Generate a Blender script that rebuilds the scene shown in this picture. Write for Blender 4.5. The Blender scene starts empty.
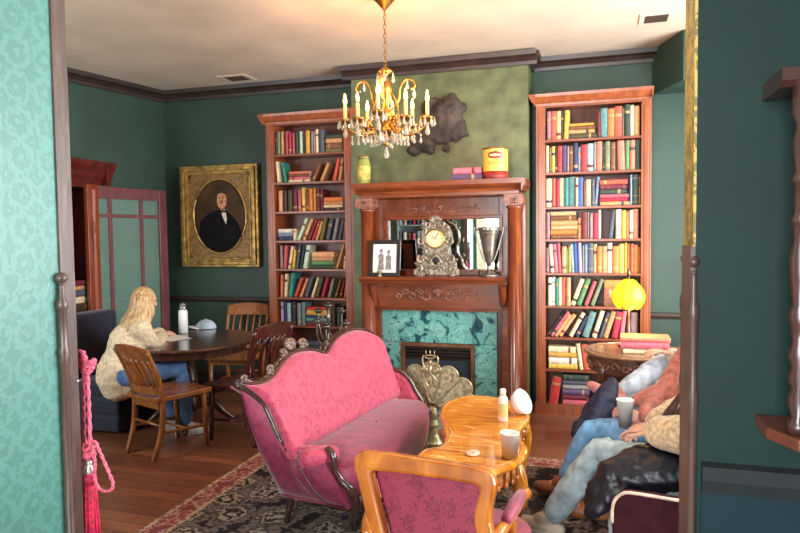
import bpy, bmesh, math, random
from mathutils import Vector, Matrix, Euler
random.seed(7)
PI = math.pi
scene = bpy.context.scene
COL = scene.collection

# ------------------------------------------------------------------ camera
CF, CYAW, CPITCH, CROLL, CH = 650.0, math.radians(16.9), math.radians(2.8), math.radians(0.7), 1.65
FW = Vector((-math.sin(CYAW)*math.cos(CPITCH), math.cos(CYAW)*math.cos(CPITCH), -math.sin(CPITCH)))
_r0 = Vector((math.cos(CYAW), math.sin(CYAW), 0)); _u0 = _r0.cross(FW)
RT = math.cos(CROLL)*_r0 - math.sin(CROLL)*_u0
UP = math.sin(CROLL)*_r0 + math.cos(CROLL)*_u0
CO = Vector((0, 0, CH))
def ray(px, py): return FW*CF + RT*(px-400) - UP*(py-266.5)
def atZ(px, py, z): d = ray(px, py); return CO + d*((z-CH)/d.z)
def atY(px, py, y): d = ray(px, py); return CO + d*(y/d.y)
def atX(px, py, x): d = ray(px, py); return CO + d*(x/d.x)
def atD(px, py, D): return CO + ray(px, py)*(D/CF)
def atP(px, py, p0, n):
    d = ray(px, py); return CO + d*((Vector(p0)-CO).dot(n)/d.dot(n))
cam_data = bpy.data.cameras.new('camera'); cam = bpy.data.objects.new('camera', cam_data); COL.objects.link(cam)
m = Matrix((RT, UP, -FW)).transposed().to_4x4(); m.translation = CO
cam.matrix_world = m
cam_data.sensor_fit = 'HORIZONTAL'; cam_data.sensor_width = 36; cam_data.lens = CF/800*36
cam_data.clip_start = 0.02
scene.camera = cam

# ------------------------------------------------------------------ materials
def s2l(c):
    return tuple(((v/255)/12.92 if v/255 <= .04045 else (((v/255)+.055)/1.055)**2.4) for v in c)
MATS = {}
def base_mat(name):
    mt = bpy.data.materials.new(name); mt.use_nodes = True
    nt = mt.node_tree; bs = nt.nodes['Principled BSDF']
    return mt, nt, bs
def nd(nt, t, **kw):
    n = nt.nodes.new(t)
    for k, v in kw.items(): setattr(n, k, v)
    return n
def ramp(nt, stops, interp='LINEAR'):
    r = nd(nt, 'ShaderNodeValToRGB'); cr = r.color_ramp; cr.interpolation = interp
    while len(cr.elements) < len(stops): cr.elements.new(.5)
    for e, (p, c) in zip(cr.elements, stops): e.position = p; e.color = (*s2l(c), 1)
    return r
def vec(nt, scale=(1,1,1), rot=(0,0,0), coord='Object'):
    tc = nd(nt, 'ShaderNodeTexCoord'); mp = nd(nt, 'ShaderNodeMapping')
    mp.inputs['Scale'].default_value = scale; mp.inputs['Rotation'].default_value = rot
    nt.links.new(tc.outputs[coord], mp.inputs['Vector']); return mp.outputs['Vector']
def bump(nt, bs, height, strength=.2, dist=.01):
    b = nd(nt, 'ShaderNodeBump'); b.inputs['Strength'].default_value = strength; b.inputs['Distance'].default_value = dist
    nt.links.new(height, b.inputs['Height']); nt.links.new(b.outputs['Normal'], bs.inputs['Normal'])
def mat(name, c, rough=.6, metal=0, var=.18, scale=12, bmp=0., spec=.5, trans=0, emit=None, estr=0, coat=0, sheen=0, alpha=1):
    if name in MATS: return MATS[name]
    mt, nt, bs = base_mat(name)
    c2 = tuple(max(0, v*(1-var)) for v in c); c3 = tuple(min(255, v*(1+var*.6)) for v in c)
    nz = nd(nt, 'ShaderNodeTexNoise'); nz.inputs['Scale'].default_value = scale; nz.inputs['Detail'].default_value = 4
    nt.links.new(vec(nt), nz.inputs['Vector'])
    r = ramp(nt, [(.3, c2), (.7, c3)])
    nt.links.new(nz.outputs['Fac'], r.inputs['Fac']); nt.links.new(r.outputs['Color'], bs.inputs['Base Color'])
    bs.inputs['Roughness'].default_value = rough; bs.inputs['Metallic'].default_value = metal
    bs.inputs['Specular IOR Level'].default_value = spec; bs.inputs['Transmission Weight'].default_value = trans
    bs.inputs['Coat Weight'].default_value = coat; bs.inputs['Sheen Weight'].default_value = sheen
    if emit: bs.inputs['Emission Color'].default_value = (*s2l(emit), 1); bs.inputs['Emission Strength'].default_value = estr
    if alpha < 1: bs.inputs['Alpha'].default_value = alpha
    if bmp: bump(nt, bs, nz.outputs['Fac'], bmp)
    MATS[name] = mt; return mt
def wood(name, dark, light, rough=.35, scale=(1,1,1), rot=(0,0,0), grain=14, coat=.15, spec=.5):
    if name in MATS: return MATS[name]
    mt, nt, bs = base_mat(name); v = vec(nt, scale, rot)
    n1 = nd(nt, 'ShaderNodeTexNoise'); n1.inputs['Scale'].default_value = grain; n1.inputs['Detail'].default_value = 6; n1.inputs['Distortion'].default_value = .6
    nt.links.new(v, n1.inputs['Vector'])
    r = ramp(nt, [(.25, dark), (.55, tuple((a+b)/2 for a, b in zip(dark, light))), (.78, light)])
    nt.links.new(n1.outputs['Fac'], r.inputs['Fac']); nt.links.new(r.outputs['Color'], bs.inputs['Base Color'])
    bs.inputs['Roughness'].default_value = rough; bs.inputs['Coat Weight'].default_value = coat; bs.inputs['Coat Roughness'].default_value = .2
    bs.inputs['Specular IOR Level'].default_value = spec
    bump(nt, bs, n1.outputs['Fac'], .08)
    MATS[name] = mt; return mt
def motif(name, base, fig, cell=(6,6,6), rough=.6, width=(.35,.5), rot=(0,0,0), sheen=0, loc_noise=.12, ringk=22, spec=.4, bmp=.1):
    """Damask: repeating rosettes on a regular lattice."""
    if name in MATS: return MATS[name]
    mt, nt, bs = base_mat(name); v = vec(nt, cell, rot)
    nz = nd(nt, 'ShaderNodeTexNoise'); nz.inputs['Scale'].default_value = 3.5; nz.inputs['Detail'].default_value = 2
    nt.links.new(v, nz.inputs['Vector'])
    mx = nd(nt, 'ShaderNodeMix', data_type='VECTOR'); mx.inputs[0].default_value = loc_noise
    nt.links.new(v, mx.inputs[4]); nt.links.new(nz.outputs['Color'], mx.inputs[5])
    vo = nd(nt, 'ShaderNodeTexVoronoi'); vo.inputs['Scale'].default_value = 1; vo.inputs['Randomness'].default_value = .0 if loc_noise < .3 else .7
    nt.links.new(mx.outputs[1], vo.inputs['Vector'])
    mu = nd(nt, 'ShaderNodeMath', operation='MULTIPLY'); mu.inputs[1].default_value = ringk; nt.links.new(vo.outputs['Distance'], mu.inputs[0])
    n2 = nd(nt, 'ShaderNodeTexNoise'); n2.inputs['Scale'].default_value = 5; nt.links.new(v, n2.inputs['Vector'])
    ad = nd(nt, 'ShaderNodeMath', operation='MULTIPLY_ADD'); ad.inputs[1].default_value = 9; nt.links.new(n2.outputs['Fac'], ad.inputs[0]); nt.links.new(mu.outputs[0], ad.inputs[2])
    si = nd(nt, 'ShaderNodeMath', operation='SINE'); nt.links.new(ad.outputs[0], si.inputs[0])
    r = ramp(nt, [(width[0], base), (width[1], fig)])
    ma = nd(nt, 'ShaderNodeMath', operation='MULTIPLY_ADD'); ma.inputs[1].default_value = .5; ma.inputs[2].default_value = .5
    nt.links.new(si.outputs[0], ma.inputs[0]); nt.links.new(ma.outputs[0], r.inputs['Fac'])
    nt.links.new(r.outputs['Color'], bs.inputs['Base Color'])
    bs.inputs['Roughness'].default_value = rough; bs.inputs['Sheen Weight'].default_value = sheen; bs.inputs['Specular IOR Level'].default_value = spec
    bump(nt, bs, ma.outputs[0], bmp, .004)
    MATS[name] = mt; return mt

# ------------------------------------------------------------------ mesh builder
class MB:
    def __init__(s): s.bm = bmesh.new(); s.mi = 0
    def _tag(s, faces):
        for f in faces: f.material_index = s.mi
    def box(s, x0, x1, y0, y1, z0, z1, M=None):
        r = bmesh.ops.create_cube(s.bm, size=1); vs = r['verts']
        for v in vs:
            v.co = Vector(((x0+x1)/2+v.co.x*(x1-x0), (y0+y1)/2+v.co.y*(y1-y0), (z0+z1)/2+v.co.z*(z1-z0)))
            if M: v.co = M @ v.co
        s._tag({f for v in vs for f in v.link_faces}); return s
    def hexa(s, p):   # 8 points: bottom 4 ccw, top 4 ccw
        v = [s.bm.verts.new(q) for q in p]
        fs = [s.bm.faces.new([v[i] for i in q]) for q in ((3,2,1,0),(4,5,6,7),(0,1,5,4),(1,2,6,5),(2,3,7,6),(3,0,4,7))]
        s._tag(fs); return s
    def tube(s, pts, rad, seg=8, cap=True, flat=1.0):
        pts = [Vector(p) for p in pts]; n = len(pts)
        if not hasattr(rad, '__len__'): rad = [rad]*n
        rings = []; prev = None
        for i, p in enumerate(pts):
            t = (pts[min(i+1,n-1)]-pts[max(i-1,0)])
            if t.length < 1e-9: t = Vector((0,0,1))
            t.normalize()
            if prev is None:
                a = Vector((0,0,1)) if abs(t.z) < .9 else Vector((1,0,0))
                u = t.cross(a).normalized()
            else:
                u = prev - t*prev.dot(t)
                u = u.normalized() if u.length > 1e-6 else t.orthogonal().normalized()
            prev = u; w = t.cross(u)
            rings.append([s.bm.verts.new(p+(u*math.cos(2*PI*k/seg)+w*math.sin(2*PI*k/seg)*flat)*rad[i]) for k in range(seg)])
        fs = []
        for a, b in zip(rings, rings[1:]):
            for k in range(seg): fs.append(s.bm.faces.new((a[k], a[(k+1)%seg], b[(k+1)%seg], b[k])))
        if cap: fs.append(s.bm.faces.new(rings[0][::-1])); fs.append(s.bm.faces.new(rings[-1]))
        s._tag(fs); return s
    def limb(s, pts, rad, seg=10):
        """tube with rounded ends, for bodies"""
        pts = [Vector(p) for p in pts]; rad = list(rad)
        d0 = (pts[0]-pts[1]).normalized(); d1 = (pts[-1]-pts[-2]).normalized()
        P = [pts[0]+d0*rad[0]*.95, pts[0]+d0*rad[0]*.7]+pts+[pts[-1]+d1*rad[-1]*.7, pts[-1]+d1*rad[-1]*.95]
        return s.tube(P, [rad[0]*.25, rad[0]*.7]+rad+[rad[-1]*.7, rad[-1]*.25], seg)
    def ring(s, pts, rad, seg=6):
        pts = [Vector(p) for p in pts]; n = len(pts); rings = []
        for i, p in enumerate(pts):
            t = (pts[(i+1)%n]-pts[i-1]).normalized(); a = Vector((0,0,1)) if abs(t.z) < .9 else Vector((1,0,0))
            u = t.cross(a).normalized(); w = t.cross(u)
            rings.append([s.bm.verts.new(p+(u*math.cos(2*PI*k/seg)+w*math.sin(2*PI*k/seg))*rad) for k in range(seg)])
        fs = []
        for i in range(n):
            a, b = rings[i], rings[(i+1)%n]
            for k in range(seg): fs.append(s.bm.faces.new((a[k], a[(k+1)%seg], b[(k+1)%seg], b[k])))
        s._tag(fs); return s
    def lathe(s, prof, c=(0,0,0), seg=20, axis='Z', M=None, sq=1.0):
        c = Vector(c); rings = []
        for r, z in prof:
            ring = []
            for k in range(seg):
                a = 2*PI*k/seg; q = Vector((r*math.cos(a), r*math.sin(a)*sq, z))
                if axis == 'Y': q = Vector((q.x, q.z, q.y))
                if axis == 'X': q = Vector((q.z, q.x, q.y))
                if M: q = M @ q
                ring.append(s.bm.verts.new(c+q))
            rings.append(ring)
        fs = []
        for a, b in zip(rings, rings[1:]):
            for k in range(seg): fs.append(s.bm.faces.new((a[k], a[(k+1)%seg], b[(k+1)%seg], b[k])))
        if prof[0][0] > 1e-5: fs.append(s.bm.faces.new(rings[0][::-1]))
        if prof[-1][0] > 1e-5: fs.append(s.bm.faces.new(rings[-1]))
        s._tag(fs); return s
    def ell(s, c, r, seg=12, M=None):
        c = Vector(c); r = Vector(r) if hasattr(r, '__len__') else Vector((r,r,r))
        o = bmesh.ops.create_uvsphere(s.bm, u_segments=seg, v_segments=max(6, seg*2//3), radius=1)
        for v in o['verts']:
            q = Vector((v.co.x*r.x, v.co.y*r.y, v.co.z*r.z))
            if M: q = M @ q
            v.co = c+q
        s._tag({f for v in o['verts'] for f in v.link_faces}); return s
    def prism(s, loop, off):
        """extrude planar 3-D loop by vector off"""
        off = Vector(off); a = [s.bm.verts.new(p) for p in loop]; b = [s.bm.verts.new(Vector(p)+off) for p in loop]
        n = len(a); fs = [s.bm.faces.new(a[::-1]), s.bm.faces.new(b)]
        for i in range(n): fs.append(s.bm.faces.new((a[i], a[(i+1)%n], b[(i+1)%n], b[i])))
        s._tag(fs); return s
    def frame(s, outer, inner, off):
        """solid ring between two loops (same count), extruded by off"""
        off = Vector(off); n = len(outer)
        O = [s.bm.verts.new(p) for p in outer]; I = [s.bm.verts.new(p) for p in inner]
        O2 = [s.bm.verts.new(Vector(p)+off) for p in outer]; I2 = [s.bm.verts.new(Vector(p)+off) for p in inner]
        fs = []
        for i in range(n):
            j = (i+1)%n
            for q in ((O[i],O[j],I[j],I[i]), (O2[j],O2[i],I2[i],I2[j]), (O[j],O[i],O2[i],O2[j]), (I[i],I[j],I2[j],I2[i])): fs.append(s.bm.faces.new(q))
        s._tag(fs); return s
    def grid(s, rows, closed=False):
        V = [[s.bm.verts.new(p) for p in r] for r in rows]; fs = []
        for a, b in zip(V, V[1:]):
            n = len(a)
            for k in range(n if closed else n-1): fs.append(s.bm.faces.new((a[k], a[(k+1)%n], b[(k+1)%n], b[k])))
        s._tag(fs); return V
    def slab(s, front, back):
        """closed pad from two grids of equal size"""
        A = s.grid(front); B = s.grid(back); fs = []
        def edge(g): return [v for v in g[0]] + [r[-1] for r in g[1:]] + [v for v in g[-1][-2::-1]] + [r[0] for r in g[-2:0:-1]]
        ea, eb = edge(A), edge(B); n = len(ea)
        for i in range(n): fs.append(s.bm.faces.new((ea[i], eb[i], eb[(i+1)%n], ea[(i+1)%n])))
        s._tag(fs); return s
    def molding(s, prof, p0, p1, outw):
        """sweep (out, z) profile from p0 to p1; outw = outward horizontal unit"""
        p0, p1, outw = Vector(p0), Vector(p1), Vector(outw)
        A = [s.bm.verts.new(p0+outw*o+Vector((0,0,z))) for o, z in prof]; B = [s.bm.verts.new(p1+outw*o+Vector((0,0,z))) for o, z in prof]
        n = len(A); fs = [s.bm.faces.new(A[::-1]), s.bm.faces.new(B)]
        for i in range(n): fs.append(s.bm.faces.new((A[i], A[(i+1)%n], B[(i+1)%n], B[i])))
        s._tag(fs); return s
    def build(s, name, mats, parent=None, smooth=False, bevel=0, sub=0, origin=None, world=True, remesh=0, smo=0, auto=None):
        mats = mats if isinstance(mats, (list, tuple)) else [mats]
        bmesh.ops.recalc_face_normals(s.bm, faces=s.bm.faces[:])
        me = bpy.data.meshes.new(name); o = bpy.data.objects.new(name, me)
        off = Vector((0,0,0))
        if parent is not None:
            if world:
                q = parent
                while q is not None: off += q.location; q = q.parent
        else:
            if origin is None:
                co = [v.co for v in s.bm.verts]
                off = Vector(((min(c.x for c in co)+max(c.x for c in co))/2, (min(c.y for c in co)+max(c.y for c in co))/2, min(c.z for c in co)))
            else: off = Vector(origin)
        if off.length: bmesh.ops.translate(s.bm, verts=s.bm.verts[:], vec=-off)
        s.bm.to_mesh(me); s.bm.free()
        for mt in mats: me.materials.append(mt)
        if smooth:
            for p in me.polygons: p.use_smooth = True
        COL.objects.link(o)
        if parent is not None: o.parent = parent
        else: o.location = off
        mods = False
        if remesh:
            r = o.modifiers.new('r', 'REMESH'); r.mode = 'VOXEL'; r.voxel_size = remesh; r.use_smooth_shade = True; mods = True
        if smo:
            q = o.modifiers.new('s', 'SMOOTH'); q.factor = .5; q.iterations = smo; mods = True
        if bevel:
            b = o.modifiers.new('b', 'BEVEL'); b.width = bevel; b.segments = 2; b.limit_method = 'ANGLE'; b.angle_limit = .6; mods = True
        if sub:
            q = o.modifiers.new('u', 'SUBSURF'); q.levels = sub; q.render_levels = sub; mods = True
        if mods:
            dg = bpy.context.evaluated_depsgraph_get()
            nm = bpy.data.meshes.new_from_object(o.evaluated_get(dg)); nm.name = name
            o.modifiers.clear(); o.data = nm; bpy.data.meshes.remove(me)
            if not nm.materials:
                for mt in mats: nm.materials.append(mt)
            if smooth or sub:
                for p in nm.polygons: p.use_smooth = True
        return o
def tag(o, label=None, cat=None, group=None, kind=None):
    if label: o['label'] = label
    if cat: o['category'] = cat
    if group: o['group'] = group
    if kind: o['kind'] = kind
    return o
def thing(name, label, cat, loc, rz=0, group=None):
    o = bpy.data.objects.new(name, None); COL.objects.link(o); o.empty_display_size = .1
    o.location = loc; o.rotation_euler = (0,0,rz)
    return tag(o, label, cat, group)
def struct(o, label=None): o['kind'] = 'structure'; return o
def copy_tree(o, parent=None, deep=0):
    c = o.copy(); COL.objects.link(c)
    if parent is not None: c.parent = parent
    for ch in list(o.children): copy_tree(ch, c)
    return c
def catmull(pts, n=6, closed=False):
    pts = [Vector(p) for p in pts]; N = len(pts); out = []
    for i in range(N if closed else N-1):
        g = (lambda k: pts[k % N]) if closed else (lambda k: pts[max(0, min(N-1, k))])
        p0, p1, p2, p3 = g(i-1), g(i), g(i+1), g(i+2)
        for k in range(n):
            t = k/n
            out.append(.5*((2*p1)+(p2-p0)*t+(2*p0-5*p1+4*p2-p3)*t*t+(3*p1-p0-3*p2+p3)*t**3))
    if not closed: out.append(pts[-1])
    return out
# ------------------------------------------------------------------ the setting
YB, ZC, YF = 6.28, 3.27, 5.995
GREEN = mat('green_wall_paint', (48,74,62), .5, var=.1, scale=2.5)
TEAL = motif('teal_damask', (84,138,128), (74,126,116), cell=(9,9,9), rough=.4, width=(.35,.6), ringk=16, spec=.5, loc_noise=.08)
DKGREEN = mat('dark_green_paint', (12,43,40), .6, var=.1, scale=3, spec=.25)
DKBLUE = mat('deep_teal_panel', (12,40,50), .6, var=.1, scale=3, spec=.25)
OLIVE = mat('olive_wallpaper', (94,102,66), .45, var=.22, scale=7, bmp=.05)
CEILM = mat('ceiling_plaster', (212,194,172), .8, var=.06, scale=2, bmp=.05)
DKWOOD = wood('dark_trim', (38,26,22), (66,46,38), .45, (1,1,1), grain=9)
POSTW = wood('worn_post_wood', (62,46,40), (108,88,78), .4, (6,6,1), grain=7)
GOLDW = motif('lit_gold_wallpaper', (120,108,60), (196,168,88), cell=(16,16,16), rough=.45, width=(.35,.65), loc_noise=.5, ringk=16)  # gold pattern, with the chandelier's warm light put into its colour

def floor_mat():
    mt, nt, bs = base_mat('plank_floor'); v = vec(nt, (1,1,1), (0,0,0))
    br = nd(nt, 'ShaderNodeTexBrick'); br.offset = .37; br.inputs['Scale'].default_value = 1
    br.inputs['Brick Width'].default_value = 1.9; br.inputs['Row Height'].default_value = .11; br.inputs['Mortar Size'].default_value = .0025
    br.inputs['Color1'].default_value = (*s2l((156,98,68)),1); br.inputs['Color2'].default_value = (*s2l((118,72,52)),1); br.inputs['Mortar'].default_value = (*s2l((38,22,18)),1)
    nt.links.new(v, br.inputs['Vector'])
    n = nd(nt, 'ShaderNodeTexNoise'); n.inputs['Scale'].default_value = 5; n.inputs['Detail'].default_value = 6; nt.links.new(vec(nt, (.7,7,1)), n.inputs['Vector'])
    mx = nd(nt, 'ShaderNodeMix', data_type='RGBA', blend_type='OVERLAY'); mx.inputs[0].default_value = .55
    nt.links.new(br.outputs['Color'], mx.inputs[6]); nt.links.new(n.outputs['Fac'], mx.inputs[7]); nt.links.new(mx.outputs[2], bs.inputs['Base Color'])
    bs.inputs['Roughness'].default_value = .33; bs.inputs['Coat Weight'].default_value = .1
    bump(nt, bs, n.outputs['Fac'], .06); return mt
struct(MB().box(-5.8,3.2,-2.8,6.5,-.12,0).build('floor', floor_mat(), origin=(0,0,0)))
struct(MB().box(-5.8,3.2,-2.8,6.5,ZC,ZC+.12).build('ceiling', CEILM, origin=(0,0,ZC)))
struct(MB().box(-4.75,1.9,YB,YB+.14,0,ZC).build('wall_back', GREEN, origin=(0,YB,0)))
def lwx(y): return -4.65-(YB-y)*.193      # the left wall stands a little askew
struct(MB().hexa([(lwx(1.9)-.14,1.8,0),(lwx(1.8),1.8,0),(lwx(6.4),6.4,0),(lwx(6.4)-.14,6.4,0),(lwx(1.9)-.14,1.8,ZC),(lwx(1.8),1.8,ZC),(lwx(6.4),6.4,ZC),(lwx(6.4)-.14,6.4,ZC)]).build('wall_left', GREEN, origin=(-4.65,YB,0)))
struct(MB().box(-2.28,-.592,5.95,YB+.02,0,ZC).build('wall_chimney', OLIVE, origin=(0,5.95,0)))
# right wall of the parlour with two tall sash windows
def wall_open(name, X, y0, y1, holes, m, th=.14):
    b = MB(); ys = [y0]+[v for h in holes for v in h[:2]]+[y1]
    for i in range(0, len(ys), 2): b.box(X, X+th, ys[i], ys[i+1], 0, ZC)
    for a, c, z0, z1 in holes: b.box(X, X+th, a, c, 0, z0); b.box(X, X+th, a, c, z1, ZC)
    return struct(b.build(name, m, origin=(X, (y0+y1)/2, 0)))
WINS = [(2.1,3.5,.7,2.75),(3.9,5.4,.7,2.75)]
wall_open('wall_right', 1.75, 1.5, 6.42, WINS, GREEN)
PANE, _nt, _bs = base_mat('window_glass')
_t = nd(_nt, 'ShaderNodeBsdfTransparent'); _g = nd(_nt, 'ShaderNodeBsdfGlossy'); _g.inputs['Roughness'].default_value = .02
_mx = nd(_nt, 'ShaderNodeMixShader'); _mx.inputs[0].default_value = .06; _nt.links.new(_t.outputs[0], _mx.inputs[1]); _nt.links.new(_g.outputs[0], _mx.inputs[2])
_nt.links.new(_mx.outputs[0], _nt.nodes['Material Output'].inputs['Surface'])
WHITEP = mat('white_paint', (225,222,214), .5, var=.05)
for i, (a, c, z0, z1) in enumerate(WINS):
    w = bpy.data.objects.new('window_%d' % (i+1), None); COL.objects.link(w); w.location = (1.75,(a+c)/2,z0); w['kind'] = 'structure'
    b = MB()
    for (u0,u1,q0,q1) in ((a,a+.07,z0,z1),(c-.07,c,z0,z1),(a+.07,c-.07,z0,z0+.07),(a+.07,c-.07,z1-.07,z1),(a+.07,c-.07,(z0+z1)/2-.03,(z0+z1)/2+.03)): b.box(1.77,1.85,u0,u1,q0,q1)
    b.build('window_frame', WHITEP, w); MB().box(1.805,1.812,a+.05,c-.05,z0+.05,z1-.05).build('pane', PANE, w)
w = bpy.data.objects.new('window_3', None); COL.objects.link(w); w.location = (-4.7,1.83,.7); w['kind'] = 'structure'; b = MB(); b.frame([(-5.3,1.8,.7),(-4.1,1.8,.7),(-4.1,1.8,2.75),(-5.3,1.8,2.75)], [(-5.23,1.8,.77),(-4.17,1.8,.77),(-4.17,1.8,2.68),(-5.23,1.8,2.68)], (0,.07,0)); b.box(-5.23,-4.17,1.81,1.86,1.7,1.75); b.build('window_frame', WHITEP, w); MB().box(-5.25,-4.15,1.83,1.836,.75,2.7).build('pane', PANE, w)  # unseen window added to brighten the dining corner
# the opening we look through, and the near room
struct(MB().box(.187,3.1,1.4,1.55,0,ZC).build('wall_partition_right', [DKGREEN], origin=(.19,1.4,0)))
b = MB(); b.box(.1815,.1868,1.402,1.548,1.62,ZC-.002); struct(b.build('trim_1', GOLDW))
b = MB(); b.box(.178,.1868,1.405,1.545,0,1.62); struct(b.build('trim_2', POSTW))
struct(MB().box(-2.02,-1.9,-2.7,1.925,0,ZC).build('wall_near_left', TEAL, origin=(-1.9,1.9,0)))
b = MB(); b.box(-5.7,-5.3,1.76,1.9,0,ZC); b.box(-4.1,-2.02,1.76,1.9,0,ZC); b.box(-5.3,-4.1,1.76,1.9,0,.7); b.box(-5.3,-4.1,1.76,1.9,2.75,ZC)
struct(b.build('wall_front', mat('grey_blue_paint', (120,150,152), .6, var=.1), origin=(-2,1.9,0)))
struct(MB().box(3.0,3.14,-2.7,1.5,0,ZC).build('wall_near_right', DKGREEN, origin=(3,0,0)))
b = MB(); b.box(-2.1,-1.6,-2.84,-2.7,0,ZC); b.box(.2,3.1,-2.84,-2.7,0,ZC); b.box(-1.6,.2,-2.84,-2.7,0,.8); b.box(-1.6,.2,-2.84,-2.7,2.8,ZC)  # unseen opening placed to let the added fill light through
struct(b.build('wall_near_back', mat('cream_paint', (190,180,150), .6), origin=(0,-2.7,0)))
b = MB(); b.box(-1.96,-1.892,1.925,1.992,0,ZC); struct(b.build('trim_3', POSTW))

def corner_guard(x, y, ztop, label, r=.016):
    """turned wooden corner bead with a ball finial"""
    t = thing('corner_guard', label, 'corner guard', (x,y,0))
    b = MB(); b.lathe([(r*.8,0),(r,.02),(r,.5),(r*1.3,.51),(r*1.3,.53),(r,.54),(r,ztop-.32),(r*1.3,ztop-.31),(r*1.1,ztop-.29),(r*1.35,ztop-.27),(r,ztop-.25),(r,ztop-.12),(r*1.3,ztop-.11),(r*1.3,ztop-.09),(r*.8,ztop-.075),(r*.62,ztop-.03),(r*.55,ztop-.022),(r*.9,ztop-.018)], (x,y,0), 14)
    b.build('rod', POSTW, t, smooth=True)
    MB().ell((x,y,ztop), (r*1.35,)*3, 14).build('finial', POSTW, t, smooth=True)
p = atX(62,278,-1.885); corner_guard(p.x, p.y-.004, p.z, 'turned wooden corner guard with ball finial on the teal wall edge')
p = atY(694,262,1.395); corner_guard(p.x, p.y, p.z, 'turned dark corner guard on the near edge of the dark green wall', .008)
p = atY(684.5,258,1.556); corner_guard(p.x, p.y, p.z, 'slimmer corner guard on the far edge of the right-hand opening', .007)

# crown moulding, rails, baseboards
CROWN = [(0,0),(.025,0),(.03,.03),(.055,.06),(.085,.075),(.095,.115),(0,.115)]
def crown(name, p0, p1, outw, z=ZC-.115, prof=CROWN, m=None): return struct(MB().molding(prof, (p0[0],p0[1],z), (p1[0],p1[1],z), outw).build(name, m or DKWOOD))
crown('trim_4', (-4.65,YB), (-2.28,YB), (0,-1,0)); crown('trim_5', (-.592,YB), (1.75,YB), (0,-1,0))
crown('trim_6', (-2.36,5.95), (-.515,5.95), (0,-1,0), z=ZC-.125)
lw = Vector((.193,1,0)).normalized(); lo = Vector((lw.y,-lw.x,0))
crown('trim_7', (lwx(1.9),1.9), (lwx(YB),YB), lo)
crown('trim_8', (-2.28,5.95), (-2.28,YB), (-1,0,0)); crown('trim_9', (-.592,5.95), (-.592,YB), (1,0,0))
RAIL = [(0,0),(.02,.005),(.028,.03),(.02,.055),(0,.06)]
crown('trim_10', (-4.65,YB), (-3.24,YB), (0,-1,0), .93, RAIL); crown('trim_11', (.45,YB), (1.75,YB), (0,-1,0), .86, RAIL)
crown('trim_12', (lwx(1.9),1.9), (lwx(YB),YB), lo, .93, RAIL)
BASE = [(0,0),(.02,0),(.02,.15),(.008,.18),(0,.18)]
crown('baseboard_back', (-4.65,YB), (-3.24,YB), (0,-1,0), 0, BASE); crown('baseboard_left', (lwx(1.9),1.9), (lwx(YB),YB), lo, 0, BASE)
crown('baseboard_right', (.45,YB), (1.75,YB), (0,-1,0), 0, BASE)
crown('trim_13', (.2,1.4), (3.0,1.4), (0,-1,0), 1.13, RAIL, mat('dado_rail', (24,34,38), .8))
struct(MB().box(.2,3.0,1.393,1.4,.0,1.13).build('trim_14', DKBLUE))
# angled soffit box over the window corner
struct(MB().prism([(.46,6.285,2.87),(.5,6.2,2.87),(.66,5.75,2.87),(1.76,5.75,2.87),(1.76,6.285,2.87)], (0,0,.40)).build('wall_soffit', GREEN, origin=(.6,6,2.87)))

def vent(px, py, sx, sy, label):
    c = atZ(px, py, ZC); t = thing('ceiling_vent', label, 'vent', (c.x,c.y,ZC))
    b = MB(); o = [(c.x-sx,c.y-sy,ZC-.008),(c.x+sx,c.y-sy,ZC-.008),(c.x+sx,c.y+sy,ZC-.008),(c.x-sx,c.y+sy,ZC-.008)]
    k = .7; i = [(c.x-sx*k,c.y-sy*k,ZC-.008),(c.x+sx*k,c.y-sy*k,ZC-.008),(c.x+sx*k,c.y+sy*k,ZC-.008),(c.x-sx*k,c.y+sy*k,ZC-.008)]
    b.frame(o, i, (0,0,.008)).build('frame', CEILM, t)
    b = MB()
    for q in range(7): y = c.y-sy*.65+q*sy*1.3/6; b.box(c.x-sx*k,c.x+sx*k,y-.006,y+.006,ZC-.007,ZC-.001)
    b.build('grille', mat('vent_dark', (70,52,40), .7), t)
vent(237,78,.16,.13,'small white ceiling vent near the left bookcase'); vent(656,18,.12,.13,'square brown-grilled ceiling vent near the right edge')
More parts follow.
